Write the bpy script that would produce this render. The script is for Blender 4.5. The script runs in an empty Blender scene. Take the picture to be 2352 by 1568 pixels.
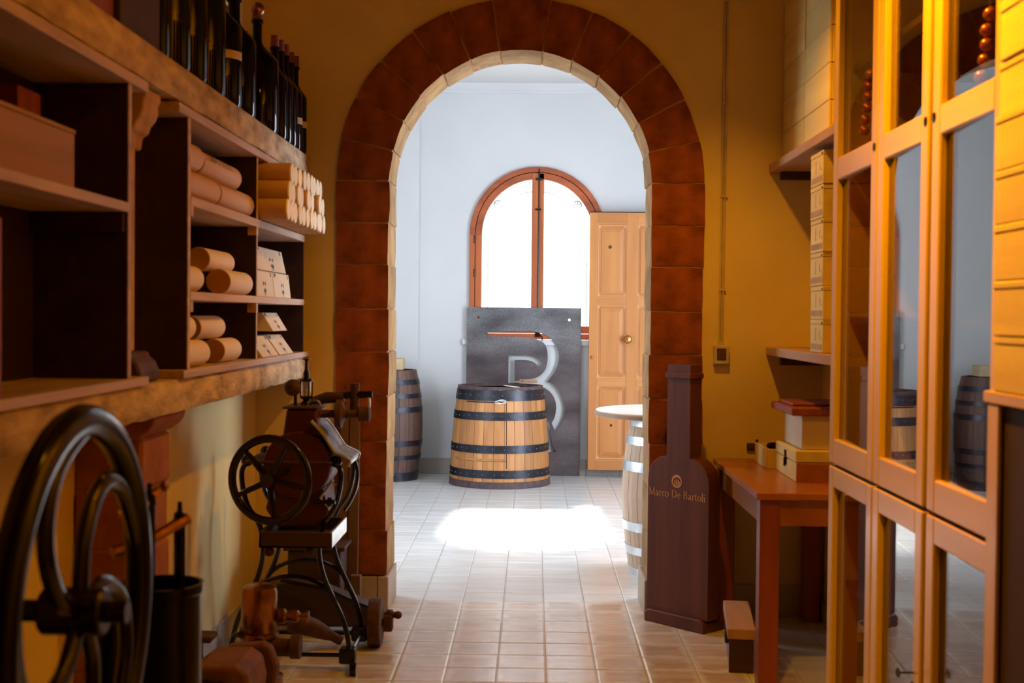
import bpy, bmesh, math, random
from math import sin, cos, pi, radians
from mathutils import Vector, Matrix, noise
random.seed(7)
S = bpy.context.scene
COL = S.collection
D = bpy.data

# ------------------------------------------------------------------ camera, world, sun, area lights, exposure
cam_data = D.cameras.new('camera')
cam = D.objects.new('camera', cam_data)
COL.objects.link(cam)
S.camera = cam
cam_data.sensor_width = 36.0
cam_data.lens = 45.0
cam_data.clip_start = 0.05
_yc = Vector((49, 59, -2940)).normalized()          # world +Y seen from the camera
_z0 = Vector((0.010, 1, 0))
_zc = (_z0 - _yc * _z0.dot(_yc)).normalized()
_xc = _yc.cross(_zc)
cam.matrix_world = Matrix.Translation((0, 0, 1.413)) @ Matrix((_xc, _yc, _zc)).to_4x4()
cam_data.dof.use_dof = True
cam_data.dof.focus_distance = 9.5
cam_data.dof.aperture_fstop = 4.5

S.view_settings.view_transform = 'Standard'
S.view_settings.look = 'None'
S.view_settings.gamma = 1.0
S.view_settings.use_curve_mapping = False
S.view_settings.exposure = 0.0

W = D.worlds.new('sky')
S.world = W
W.use_nodes = True
wn = W.node_tree
bgn = wn.nodes['Background']
bgn.inputs[0].default_value = (0.86, 0.93, 1.0, 1)
bgn.inputs[1].default_value = 3.2

sun_d = D.lights.new('sun', 'SUN')
sun_d.energy = 26.0
sun_d.angle = radians(4.5)
sun_d.color = (1.0, 0.98, 0.94)
sun = D.objects.new('sun', sun_d)
COL.objects.link(sun)
sun.rotation_euler = Vector((0.02, 1.0, 0.72)).to_track_quat('Z', 'Y').to_euler()


def area(name, loc, target, sx, sy, power, color):
    d = D.lights.new(name, 'AREA')
    d.shape = 'RECTANGLE'
    d.size, d.size_y = sx, sy
    d.energy = power
    d.color = color
    o = D.objects.new(name, d)
    COL.objects.link(o)
    o.location = loc
    o.rotation_euler = (Vector(target) - Vector(loc)).to_track_quat('-Z', 'Y').to_euler()
    return o


# daylight through the far room's glazed door (right) and an added unseen fill light (left)
area('daylight_right', (2.50, 8.1, 1.40), (0, 8.1, 1.2), 1.6, 2.3, 165, (0.80, 0.89, 1.0))
area('fill_left', (-2.15, 7.8, 1.5), (0, 8.2, 1.3), 1.4, 1.8, 70, (0.82, 0.90, 1.0))


def lamp(name, loc, power, color, r=0.05):
    d = D.lights.new(name, 'POINT')
    d.energy = power
    d.color = color
    d.shadow_soft_size = r
    o = D.objects.new(name, d)
    COL.objects.link(o)
    o.location = loc
    return o


TUNG = (1.0, 0.41, 0.006)


def spot(name, loc, target, power, size, blend, r=0.035):
    d = D.lights.new(name, 'SPOT')
    d.energy = power
    d.color = TUNG
    d.spot_size = radians(size)
    d.spot_blend = blend
    d.shadow_soft_size = r
    o = D.objects.new(name, d)
    COL.objects.link(o)
    o.location = loc
    o.rotation_euler = (Vector(target) - Vector(loc)).to_track_quat('-Z', 'Y').to_euler()


# tungsten downlights of the front room
spot('downlight_far', (0.50, 4.72, 3.10), (0.42, 4.90, 0.0), 88, 122, 0.6)
spot('cabinet_spot', (0.36, 3.15, 2.95), (1.10, 3.05, 2.20), 330, 122, 1.0, 0.04)
lamp('fill_near', (0.45, 2.40, 3.10), 9, TUNG, 0.035)  # weak unseen fill, added besides the downlights


# ------------------------------------------------------------------ materials
def nodes_of(m):
    m.use_nodes = True
    return m.node_tree.nodes, m.node_tree.links


def mat(name, c1, c2=None, rough=0.6, metal=0.0, scale=8.0, stretch=(1, 1, 1), detail=4, bump=0.0,
        bscale=None, vary=0.0, coat=0.0, spec=0.5, lo=0.35, hi=0.65, distort=0.0):
    m = D.materials.new(name)
    N, L = nodes_of(m)
    b = N['Principled BSDF']
    b.inputs['Roughness'].default_value = rough
    b.inputs['Metallic'].default_value = metal
    b.inputs['Coat Weight'].default_value = coat
    b.inputs['Specular IOR Level'].default_value = spec
    c2 = c2 or tuple(x * 0.75 for x in c1)
    tc = N.new('ShaderNodeTexCoord')
    oi = N.new('ShaderNodeObjectInfo')
    off = N.new('ShaderNodeVectorMath')
    off.operation = 'SCALE'
    off.inputs[0].default_value = (13.1, 7.7, 19.3)
    L.new(oi.outputs['Random'], off.inputs['Scale'])
    ad = N.new('ShaderNodeVectorMath')
    L.new(tc.outputs['Object'], ad.inputs[0])
    L.new(off.outputs[0], ad.inputs[1])
    mp = N.new('ShaderNodeMapping')
    mp.inputs['Scale'].default_value = stretch
    L.new(ad.outputs[0], mp.inputs[0])
    n = N.new('ShaderNodeTexNoise')
    n.inputs['Scale'].default_value = scale
    n.inputs['Detail'].default_value = detail
    n.inputs['Distortion'].default_value = distort
    L.new(mp.outputs[0], n.inputs[0])
    r = N.new('ShaderNodeValToRGB')
    r.color_ramp.elements[0].position = lo
    r.color_ramp.elements[0].color = (*c2, 1)
    r.color_ramp.elements[1].position = hi
    r.color_ramp.elements[1].color = (*c1, 1)
    L.new(n.outputs[0], r.inputs[0])
    out = r.outputs[0]
    if vary:
        mr = N.new('ShaderNodeMapRange')
        mr.inputs[3].default_value = 1 - vary
        mr.inputs[4].default_value = 1 + vary
        L.new(oi.outputs['Random'], mr.inputs[0])
        mx = N.new('ShaderNodeVectorMath')
        mx.operation = 'SCALE'
        L.new(out, mx.inputs[0])
        L.new(mr.outputs[0], mx.inputs['Scale'])
        out = mx.outputs[0]
    L.new(out, b.inputs['Base Color'])
    if bump:
        bn = N.new('ShaderNodeTexNoise')
        bn.inputs['Scale'].default_value = bscale or scale * 3
        bn.inputs['Detail'].default_value = 5
        L.new(mp.outputs[0], bn.inputs[0])
        bp = N.new('ShaderNodeBump')
        bp.inputs['Strength'].default_value = bump
        bp.inputs['Distance'].default_value = 0.01
        L.new(bn.outputs[0], bp.inputs['Height'])
        L.new(bp.outputs[0], b.inputs['Normal'])
    return m


def wood(name, c1, c2, axis='Z', rough=0.5, vary=0.1, scale=14, coat=0.0, bump=0.15):
    st = {'X': (0.07, 1, 1), 'Y': (1, 0.07, 1), 'Z': (1, 1, 0.07)}[axis]
    return mat(name, c1, c2, rough=rough, scale=scale, stretch=st, detail=6, bump=bump, bscale=scale * 3,
               vary=vary, coat=coat, lo=0.3, hi=0.7, distort=0.6)


M_plaster = mat('warm_plaster', (0.80, 0.63, 0.30), (0.72, 0.55, 0.25), rough=0.9, scale=2.2, bump=0.35, bscale=9)
M_white = mat('white_plaster', (0.63, 0.635, 0.64), (0.60, 0.608, 0.617), rough=0.9, scale=1.6, bump=0.3, bscale=10)
M_ceil = mat('ceiling_white', (0.62, 0.62, 0.615), (0.61, 0.61, 0.605), rough=0.9, scale=1)
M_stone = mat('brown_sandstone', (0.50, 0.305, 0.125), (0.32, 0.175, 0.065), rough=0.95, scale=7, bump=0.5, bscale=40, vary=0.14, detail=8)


def shade_front_faces(m, c1, c2):
    """shade painted into the faces that look into the front room"""
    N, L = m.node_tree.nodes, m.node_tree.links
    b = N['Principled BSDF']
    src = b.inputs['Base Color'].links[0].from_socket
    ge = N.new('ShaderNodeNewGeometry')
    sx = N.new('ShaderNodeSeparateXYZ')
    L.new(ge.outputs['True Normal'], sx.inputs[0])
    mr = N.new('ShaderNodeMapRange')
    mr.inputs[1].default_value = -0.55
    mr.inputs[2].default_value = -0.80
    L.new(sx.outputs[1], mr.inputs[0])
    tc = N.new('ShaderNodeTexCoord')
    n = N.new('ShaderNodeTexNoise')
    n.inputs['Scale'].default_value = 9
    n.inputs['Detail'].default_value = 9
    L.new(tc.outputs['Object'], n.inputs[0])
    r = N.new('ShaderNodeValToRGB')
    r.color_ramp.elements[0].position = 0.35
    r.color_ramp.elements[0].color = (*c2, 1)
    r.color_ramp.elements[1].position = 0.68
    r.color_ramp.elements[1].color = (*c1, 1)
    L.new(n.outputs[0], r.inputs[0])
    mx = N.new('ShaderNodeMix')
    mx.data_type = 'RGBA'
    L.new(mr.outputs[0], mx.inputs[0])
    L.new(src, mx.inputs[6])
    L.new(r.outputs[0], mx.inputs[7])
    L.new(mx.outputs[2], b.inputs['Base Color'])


shade_front_faces(M_stone, (0.36, 0.095, 0.022), (0.17, 0.038, 0.010))
M_mortar = mat('lime_mortar', (0.50, 0.27, 0.14), (0.40, 0.19, 0.09), rough=0.95, scale=20, bump=0.5, bscale=60)
M_plinth = mat('plinth_tile', (0.52, 0.42, 0.30), (0.44, 0.35, 0.25), rough=0.45, scale=5, vary=0.05)
M_tile = mat('cream_tile', (0.72, 0.715, 0.70), (0.65, 0.635, 0.615), rough=0.24, spec=0.8, scale=7, stretch=(0.5, 2.2, 1), vary=0.05, bump=0.1, bscale=25)
M_grout = mat('grout', (0.42, 0.37, 0.32), rough=0.9)
M_skirt = mat('grey_skirting_tile', (0.40, 0.35, 0.30), (0.35, 0.31, 0.27), rough=0.4, vary=0.05)
M_skirtw = mat('pale_skirting_tile', (0.55, 0.50, 0.44), rough=0.4, vary=0.05)
M_ledge = mat('rough_stone_ledge', (0.74, 0.56, 0.36), (0.38, 0.26, 0.16), rough=0.9, scale=9, bump=0.8, bscale=30, detail=8, stretch=(1, 0.8, 2))
M_pier = mat('red_pier_stone', (0.42, 0.15, 0.05), (0.30, 0.09, 0.03), rough=0.9, scale=7, bump=0.5, bscale=30, vary=0.15)
M_corbel = mat('ochre_corbel', (0.62, 0.38, 0.15), (0.48, 0.27, 0.10), rough=0.8, scale=12, bump=0.4)
M_darkw_y = wood('dark_cabinet_wood', (0.045, 0.015, 0.010), (0.022, 0.007, 0.006), 'Y', rough=0.5)
M_shelf_y = wood('daylit_pale_board', (0.70, 0.50, 0.40), (0.44, 0.28, 0.20), 'Y', rough=0.55, scale=18)  # paleness stands in for daylight on the board fronts
M_cratew = wood('crate_wood', (0.52, 0.31, 0.19), (0.36, 0.20, 0.12), 'Y', rough=0.7, scale=12, vary=0.12)
M_yellow = wood('pale_pine_box', (0.84, 0.68, 0.24), (0.72, 0.54, 0.17), 'Y', rough=0.6, scale=10, vary=0.10)
M_pinex = wood('pale_pine_box_x', (0.84, 0.68, 0.24), (0.72, 0.54, 0.17), 'X', rough=0.6, scale=10, vary=0.10)
M_redbox = wood('reddish_box_wood', (0.32, 0.07, 0.03), (0.20, 0.04, 0.02), 'Z', rough=0.6)
M_tubecap = mat('shaded_tube_cap', (0.46, 0.24, 0.11), (0.38, 0.19, 0.08), rough=0.6)  # shade on the tube ends put into the colour
M_tubelit = wood('daylit_tube_wood', (0.90, 0.76, 0.60), (0.80, 0.62, 0.45), 'Y', rough=0.55, scale=10, vary=0.06)  # same tube wood, daylight painted in as a whiter tone
M_tube = wood('pale_tube_wood', (0.70, 0.44, 0.22), (0.58, 0.34, 0.16), 'Y', rough=0.55, scale=10, vary=0.08)
M_tubex = wood('pale_tube_wood_x', (0.66, 0.42, 0.24), (0.55, 0.32, 0.18), 'X', rough=0.55, scale=10, vary=0.08)
M_tubeend = mat('tube_end_grain', (0.90, 0.76, 0.54), (0.84, 0.68, 0.46), rough=0.6, scale=30, vary=0.08)
M_ink = mat('dark_print', (0.03, 0.025, 0.03), rough=0.7)
M_bluek = mat('blue_grey_print', (0.06, 0.07, 0.12), rough=0.7)
M_card = mat('cream_box_card', (0.74, 0.62, 0.46), (0.68, 0.55, 0.40), rough=0.7, scale=4, vary=0.06)
M_iron = mat('dark_cast_iron', (0.020, 0.015, 0.017), (0.012, 0.009, 0.010), rough=0.20, metal=0.4, scale=12, bump=0.05, bscale=60, spec=0.6)
M_irong = mat('glossy_dark_paint', (0.016, 0.009, 0.010), (0.010, 0.006, 0.006), rough=0.17, scale=12, spec=0.4)
M_steel = mat('bright_worn_steel', (0.55, 0.55, 0.58), (0.35, 0.34, 0.36), rough=0.3, metal=1.0, scale=30)
M_alu = mat('grey_corrugated_metal', (0.34, 0.32, 0.34), (0.20, 0.18, 0.19), rough=0.32, metal=0.6, scale=20)
M_maroon = mat('maroon_machine_paint', (0.11, 0.022, 0.012), (0.07, 0.014, 0.009), rough=0.42, scale=9)
M_brass = mat('tarnished_brass', (0.46, 0.21, 0.06), (0.26, 0.105, 0.035), rough=0.28, metal=0.85, scale=12, bump=0.2)
M_rust = mat('rusty_brown_iron', (0.13, 0.058, 0.032), (0.07, 0.030, 0.020), rough=0.7, metal=0.3, scale=14, bump=0.5)
M_redred = mat('faded_red_paint', (0.24, 0.10, 0.07), (0.15, 0.06, 0.04), rough=0.7, scale=8, bump=0.4)
M_bottle = mat('black_bottle_glass', (0.006, 0.004, 0.007), (0.004, 0.003, 0.004), rough=0.05, scale=3, spec=0.2)
M_capsule = mat('dark_red_capsule', (0.20, 0.03, 0.015), (0.12, 0.02, 0.01), rough=0.4)
M_cork = mat('copper_stopper', (0.45, 0.16, 0.05), (0.30, 0.10, 0.03), rough=0.3, metal=0.7)
M_label = mat('cream_label', (0.70, 0.52, 0.30), rough=0.7)
M_greyw = wood('weathered_plank', (0.18, 0.10, 0.06), (0.10, 0.05, 0.03), 'Z', rough=0.8, scale=10)
M_darkbox = wood('dark_old_board', (0.075, 0.032, 0.020), (0.045, 0.018, 0.012), 'X', rough=0.7)
M_display = wood('dark_red_display_wood', (0.165, 0.040, 0.013), (0.085, 0.018, 0.006), 'Z', rough=0.55, scale=9, vary=0.03)
M_tablew = wood('cherry_table_wood', (0.42, 0.14, 0.030), (0.27, 0.08, 0.018), 'Y', rough=0.28, scale=9)
M_tablez = wood('cherry_leg_wood', (0.36, 0.075, 0.03), (0.22, 0.04, 0.016), 'Z', rough=0.35, scale=9)
M_honey = wood('honey_cabinet_wood', (0.74, 0.49, 0.07), (0.58, 0.35, 0.045), 'Z', coat=0.10, rough=0.33, scale=8, vary=0.04)
M_honeyy = wood('honey_cabinet_rail', (0.74, 0.49, 0.07), (0.58, 0.35, 0.045), 'Y', coat=0.10, rough=0.33, scale=8, vary=0.04)
M_inner = mat('dark_cabinet_inside', (0.045, 0.018, 0.011), rough=0.7)
M_winwood = wood('red_brown_window_wood', (0.55, 0.15, 0.04), (0.36, 0.085, 0.024), 'Z', rough=0.4, scale=10)
M_winwoodx = wood('red_brown_window_wood_arc', (0.50, 0.125, 0.036), (0.28, 0.06, 0.02), 'X', rough=0.4, scale=10)
M_door = wood('honey_pine_door', (0.61, 0.25, 0.065), (0.48, 0.17, 0.04), 'Z', rough=0.45, scale=7, vary=0.05)
M_doorx = wood('honey_pine_door_rail', (0.61, 0.25, 0.065), (0.48, 0.17, 0.04), 'X', rough=0.45, scale=7, vary=0.05)
M_bevel = wood('pale_pine_moulding', (0.78, 0.44, 0.20), (0.66, 0.33, 0.14), 'Z', rough=0.45, scale=7)
M_stave = wood('oak_stave', (0.59, 0.27, 0.09), (0.40, 0.16, 0.05), 'Z', rough=0.5, scale=10, vary=0.16)
M_staved = wood('dark_old_stave', (0.15, 0.070, 0.042), (0.050, 0.026, 0.024), 'Z', rough=0.6, scale=9, vary=0.3)
M_stavep = wood('pale_new_stave', (0.66, 0.50, 0.36), (0.56, 0.40, 0.28), 'Z', rough=0.55, scale=8, vary=0.06)
M_hoop = mat('blue_black_hoop', (0.045, 0.047, 0.060), (0.028, 0.027, 0.036), rough=0.38, metal=0.7, scale=18)
M_hoopb = mat('brown_base_ring', (0.12, 0.07, 0.065), (0.06, 0.038, 0.045), rough=0.7, scale=25, detail=8)
M_galv = mat('galvanised_hoop', (0.72, 0.76, 0.80), (0.62, 0.66, 0.70), rough=0.3, metal=0.7, scale=20)
M_rivet = mat('pale_rivet', (0.45, 0.42, 0.45), rough=0.35, metal=0.8)
M_top = mat('cream_table_top', (0.92, 0.89, 0.84), (0.90, 0.87, 0.82), rough=0.35)
M_edge = mat('bamboo_edge', (0.42, 0.28, 0.18), rough=0.6)
M_plastic = mat('ivory_plastic', (0.66, 0.56, 0.42), rough=0.45)
M_wireiv = mat('ivory_cable', (0.62, 0.50, 0.34), rough=0.5)
M_string = mat('white_string', (0.85, 0.82, 0.78), rough=0.8)
M_paper = mat('cream_paper', (0.80, 0.74, 0.60), rough=0.8)
M_gold = mat('faded_gold_print', (0.70, 0.42, 0.16), (0.6, 0.34, 0.12), rough=0.5)
M_ball = mat('copper_ball', (0.60, 0.16, 0.04), (0.5, 0.12, 0.03), rough=0.22, metal=0.5)
M_ground = mat('outside_gravel', (0.55, 0.52, 0.46), rough=0.9)


def m_panel():
    m = mat('raw_steel_plate', (0.20, 0.19, 0.195), (0.065, 0.052, 0.056), rough=0.45, metal=0.2, scale=3.2,
            stretch=(0.7, 1, 1.6), detail=9, lo=0.3, hi=0.72)
    N, L = m.node_tree.nodes, m.node_tree.links
    b = N['Principled BSDF']
    src = b.inputs['Base Color'].links[0].from_socket
    n2 = N.new('ShaderNodeTexNoise')
    n2.inputs['Scale'].default_value = 160
    n2.inputs['Detail'].default_value = 3
    tc = N.new('ShaderNodeTexCoord')
    L.new(tc.outputs['Object'], n2.inputs[0])
    mr = N.new('ShaderNodeMapRange')
    mr.inputs[1].default_value = 0.35
    mr.inputs[2].default_value = 0.65
    mr.inputs[3].default_value = 0.7
    mr.inputs[4].default_value = 1.45
    L.new(n2.outputs[0], mr.inputs[0])
    sc = N.new('ShaderNodeVectorMath')
    sc.operation = 'SCALE'
    L.new(src, sc.inputs[0])
    L.new(mr.outputs[0], sc.inputs['Scale'])
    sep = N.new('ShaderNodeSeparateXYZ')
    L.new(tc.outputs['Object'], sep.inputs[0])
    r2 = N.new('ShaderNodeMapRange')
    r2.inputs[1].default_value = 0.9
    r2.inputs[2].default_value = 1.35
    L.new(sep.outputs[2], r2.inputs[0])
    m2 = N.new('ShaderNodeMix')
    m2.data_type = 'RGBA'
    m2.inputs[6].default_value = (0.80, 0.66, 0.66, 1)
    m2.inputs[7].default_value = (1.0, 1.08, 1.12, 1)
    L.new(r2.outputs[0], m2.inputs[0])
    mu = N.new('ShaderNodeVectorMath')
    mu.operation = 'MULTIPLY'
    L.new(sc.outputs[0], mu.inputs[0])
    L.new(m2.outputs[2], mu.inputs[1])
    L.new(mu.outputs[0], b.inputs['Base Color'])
    return m


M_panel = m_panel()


def m_tile_pale_edge():
    """fired clay centre, paler towards the joints of each tile"""
    m = mat('clay_tile', (0.68, 0.57, 0.48), (0.54, 0.42, 0.33), rough=0.24, spec=0.8, scale=7, stretch=(0.5, 2.2, 1),
            vary=0.12, bump=0.1, bscale=25)
    N, L = m.node_tree.nodes, m.node_tree.links
    b = N['Principled BSDF']
    src = b.inputs['Base Color'].links[0].from_socket
    tc = N.new('ShaderNodeTexCoord')
    sx = N.new('ShaderNodeSeparateXYZ')
    L.new(tc.outputs['Object'], sx.inputs[0])
    ax, ay, mxx = [N.new('ShaderNodeMath') for _ in range(3)]
    ax.operation = ay.operation = 'ABSOLUTE'
    mxx.operation = 'MAXIMUM'
    L.new(sx.outputs[0], ax.inputs[0])
    L.new(sx.outputs[1], ay.inputs[0])
    L.new(ax.outputs[0], mxx.inputs[0])
    L.new(ay.outputs[0], mxx.inputs[1])
    no = N.new('ShaderNodeTexNoise')
    no.inputs['Scale'].default_value = 14
    oi = N.new('ShaderNodeObjectInfo')
    ad = N.new('ShaderNodeVectorMath')
    L.new(tc.outputs['Object'], ad.inputs[0])
    L.new(oi.outputs['Random'], ad.inputs[1])
    L.new(ad.outputs[0], no.inputs[0])
    ma = N.new('ShaderNodeMath')
    ma.operation = 'MULTIPLY_ADD'
    ma.inputs[1].default_value = 0.07
    L.new(no.outputs[0], ma.inputs[0])
    L.new(mxx.outputs[0], ma.inputs[2])
    mr = N.new('ShaderNodeMapRange')
    mr.interpolation_type = 'SMOOTHSTEP'
    mr.inputs[1].default_value = 0.095
    mr.inputs[2].default_value = 0.135
    L.new(ma.outputs[0], mr.inputs[0])
    mx = N.new('ShaderNodeMix')
    mx.data_type = 'RGBA'
    L.new(mr.outputs[0], mx.inputs[0])
    L.new(src, mx.inputs[6])
    mx.inputs[7].default_value = (0.76, 0.74, 0.72, 1)
    L.new(mx.outputs[2], b.inputs['Base Color'])
    return m


M_tileb = m_tile_pale_edge()


def m_glass(name, base=0.04, haze=0.0, tint=(1, 1, 1)):
    m = D.materials.new(name)
    N, L = nodes_of(m)
    N.remove(N['Principled BSDF'])
    out = N['Material Output']
    lw = N.new('ShaderNodeLayerWeight')
    lw.inputs[0].default_value = 0.5
    p = N.new('ShaderNodeMath')
    p.operation = 'POWER'
    p.inputs[1].default_value = 5
    L.new(lw.outputs['Facing'], p.inputs[0])
    ma = N.new('ShaderNodeMath')
    ma.operation = 'MULTIPLY_ADD'
    ma.inputs[1].default_value = 1 - base
    ma.inputs[2].default_value = base
    L.new(p.outputs[0], ma.inputs[0])
    tr = N.new('ShaderNodeBsdfTransparent')
    tr.inputs[0].default_value = (*tint, 1)
    gl = N.new('ShaderNodeBsdfGlossy')
    gl.inputs['Roughness'].default_value = 0.0
    mx = N.new('ShaderNodeMixShader')
    L.new(ma.outputs[0], mx.inputs[0])
    src = tr.outputs[0]
    if haze:
        tl = N.new('ShaderNodeBsdfTranslucent')
        tl.inputs[0].default_value = (0.95, 0.97, 1, 1)
        m2 = N.new('ShaderNodeMixShader')
        m2.inputs[0].default_value = haze
        L.new(src, m2.inputs[1])
        L.new(tl.outputs[0], m2.inputs[2])
        src = m2.outputs[0]
    L.new(src, mx.inputs[1])
    L.new(gl.outputs[0], mx.inputs[2])
    L.new(mx.outputs[0], out.inputs[0])
    return m


M_glass = m_glass('cabinet_glass', 0.11)
M_wglass = m_glass('hazy_window_glass', 0.04, haze=0.05)  # haze put in for the glare that washes out the grille
M_oil = m_glass('oiler_glass', 0.15)


# ------------------------------------------------------------------ geometry helpers
class G:
    def __init__(s):
        s.v, s.f = [], []

    def add(s, vs, fs):
        k = len(s.v)
        s.v += [Vector(p) for p in vs]
        s.f += [tuple(i + k for i in f) for f in fs]
        return s

    def box(s, x0, y0, z0, x1, y1, z1):
        x0, x1 = min(x0, x1), max(x0, x1)
        y0, y1 = min(y0, y1), max(y0, y1)
        z0, z1 = min(z0, z1), max(z0, z1)
        vs = [(x0, y0, z0), (x1, y0, z0), (x1, y1, z0), (x0, y1, z0), (x0, y0, z1), (x1, y0, z1), (x1, y1, z1), (x0, y1, z1)]
        return s.add(vs, [(3, 2, 1, 0), (4, 5, 6, 7), (0, 1, 5, 4), (1, 2, 6, 5), (2, 3, 7, 6), (3, 0, 4, 7)])

    def cbox(s, c, size, rot=None):
        h = Vector(size) / 2
        g = G().box(-h.x, -h.y, -h.z, h.x, h.y, h.z)
        m = Matrix.Translation(c) @ (rot if rot else Matrix.Identity(4))
        return s.add([m @ p for p in g.v], g.f)

    def prism(s, poly, h0, h1, ax='Z'):
        """poly: 2D points; extruded along ax from h0 to h1. ax Y -> poly is (x,z); X -> (y,z)"""
        def P(a, b, h):
            return {'Z': (a, b, h), 'Y': (a, h, b), 'X': (h, a, b)}[ax]
        n = len(poly)
        vs = [P(a, b, h0) for a, b in poly] + [P(a, b, h1) for a, b in poly]
        fs = [tuple(range(n)), tuple(range(2 * n - 1, n - 1, -1))]
        fs += [(i, (i + 1) % n + 0, (i + 1) % n + n, i + n) for i in range(n)]
        return s.add(vs, fs)

    def cyl(s, p0, p1, r0, r1=None, n=20, caps=True):
        r1 = r0 if r1 is None else r1
        return s.tube([p0, p1], [r0, r1], n, caps)

    def tube(s, pts, r, n=10, caps=True, flat=1.0, closed=False, up=None):
        pts = [Vector(p) for p in pts]
        m = len(pts)
        rs = r if isinstance(r, (list, tuple)) else [r] * m
        k = len(s.v)
        u = None
        for i, p in enumerate(pts):
            if closed:
                t = (pts[(i + 1) % m] - pts[i - 1]).normalized()
            else:
                t = (pts[min(i + 1, m - 1)] - pts[max(i - 1, 0)]).normalized()
            if u is None:
                a = Vector(up) if up else (Vector((0, 0, 1)) if abs(t.z) < 0.9 else Vector((1, 0, 0)))
                u = (a - t * a.dot(t)).normalized()
            else:
                u = (u - t * u.dot(t)).normalized()
            w = t.cross(u)
            for j in range(n):
                q = 2 * pi * j / n
                s.v.append(p + u * (cos(q) * rs[i] * flat) + w * (sin(q) * rs[i]))
        segs = m if closed else m - 1
        for i in range(segs):
            a, b = k + i * n, k + ((i + 1) % m) * n
            for j in range(n):
                s.f.append((a + j, a + (j + 1) % n, b + (j + 1) % n, b + j))
        if caps and not closed:
            s.f.append(tuple(k + j for j in range(n - 1, -1, -1)))
            s.f.append(tuple(k + (m - 1) * n + j for j in range(n)))
        return s

    def lathe(s, prof, c=(0, 0, 0), axis='Z', n=24):
        """prof: (r, h) list"""
        c = Vector(c)
        k = len(s.v)
        for r, h in prof:
            for j in range(n):
                q = 2 * pi * j / n
                a, b = r * cos(q), r * sin(q)
                s.v.append(c + Vector({'Z': (a, b, h), 'Y': (a, h, b), 'X': (h, a, b)}[axis]))
        for i in range(len(prof) - 1):
            for j in range(n):
                s.f.append((k + i * n + j, k + i * n + (j + 1) % n, k + (i + 1) * n + (j + 1) % n, k + (i + 1) * n + j))
        if prof[0][0] > 1e-4:
            s.f.append(tuple(k + j for j in range(n)))
        if prof[-1][0] > 1e-4:
            s.f.append(tuple(k + (len(prof) - 1) * n + j for j in range(n)))
        return s

    def ball(s, c, r, n=16, sq=(1, 1, 1)):
        c = Vector(c)
        prof = [(max(1e-5, r * sin(pi * i / (n // 2))), -r * cos(pi * i / (n // 2))) for i in range(n // 2 + 1)]
        g = G().lathe(prof, (0, 0, 0), 'Z', n)
        return s.add([c + Vector((p.x * sq[0], p.y * sq[1], p.z * sq[2])) for p in g.v], g.f)

    def xf(s, m):
        s.v = [m @ p for p in s.v]
        return s

    def build(s, name, material, parent=None, smooth=False, bevel=0.0, origin=None, seg=1):
        me = D.meshes.new(name)
        xs = [p.x for p in s.v]
        ys = [p.y for p in s.v]
        zs = [p.z for p in s.v]
        o = Vector(origin) if origin else Vector(((min(xs) + max(xs)) / 2, (min(ys) + max(ys)) / 2, min(zs)))
        me.from_pydata([tuple(p - o) for p in s.v], [], s.f)
        bm = bmesh.new()
        bm.from_mesh(me)
        bmesh.ops.remove_doubles(bm, verts=bm.verts, dist=1e-6)
        bmesh.ops.recalc_face_normals(bm, faces=bm.faces)
        bm.to_mesh(me)
        bm.free()
        me.materials.append(material)
        if smooth:
            try:
                me.shade_smooth()
            except Exception:
                pass
            try:
                me.set_sharp_from_angle(angle=radians(40))
            except Exception:
                pass
        ob = D.objects.new(name, me)
        COL.objects.link(ob)
        if parent is not None:
            ob.parent = parent
            pw = Vector((0, 0, 0))
            q = parent
            while q is not None:
                pw += q.location
                q = q.parent
            ob.location = o - pw
        else:
            ob.location = o
        if bevel:
            b = ob.modifiers.new('bevel', 'BEVEL')
            b.width = bevel
            b.segments = seg
            b.limit_method = 'ANGLE'
            b.angle_limit = radians(40)
        return ob


def tag(o, label, cat, group=None, kind=None):
    o['label'] = label
    o['category'] = cat
    if group:
        o['group'] = group
    if kind:
        o['kind'] = kind
    return o


def struct(o):
    o['kind'] = 'structure'
    return o


def root(name, loc, label, cat, group=None):
    o = D.objects.new(name, None)
    o.empty_display_size = 0.05
    COL.objects.link(o)
    o.location = loc
    return tag(o, label, cat, group)


def copy_tree(o, loc=None, parent=None, rot=None):
    c = o.copy()
    COL.objects.link(c)
    if parent is not None:
        c.parent = parent
    if loc is not None:
        c.location = loc
    if rot is not None:
        c.rotation_euler = rot
    for ch in list(o.children):
        copy_tree(ch, parent=c)
    return c


def inst(o, loc, rot=None):
    c = o.copy()
    COL.objects.link(c)
    c.location = loc
    if rot:
        c.rotation_euler = rot
    return c


def spline(pts, k=5):
    """Catmull-Rom through pts"""
    P = [Vector(p) for p in pts]
    P = [P[0] * 2 - P[1]] + P + [P[-1] * 2 - P[-2]]
    out = []
    for i in range(1, len(P) - 2):
        a, b, c, d = P[i - 1:i + 3]
        for j in range(k):
            t = j / k
            out.append(0.5 * ((2 * b) + (c - a) * t + (2 * a - 5 * b + 4 * c - d) * t * t + (3 * b - a - 3 * c + d) * t ** 3))
    out.append(P[-2].copy())
    return out


ORD = ['first', 'second', 'third', 'fourth', 'fifth', 'sixth', 'seventh', 'eighth', 'ninth', 'tenth', 'eleventh', 'twelfth']


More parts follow.
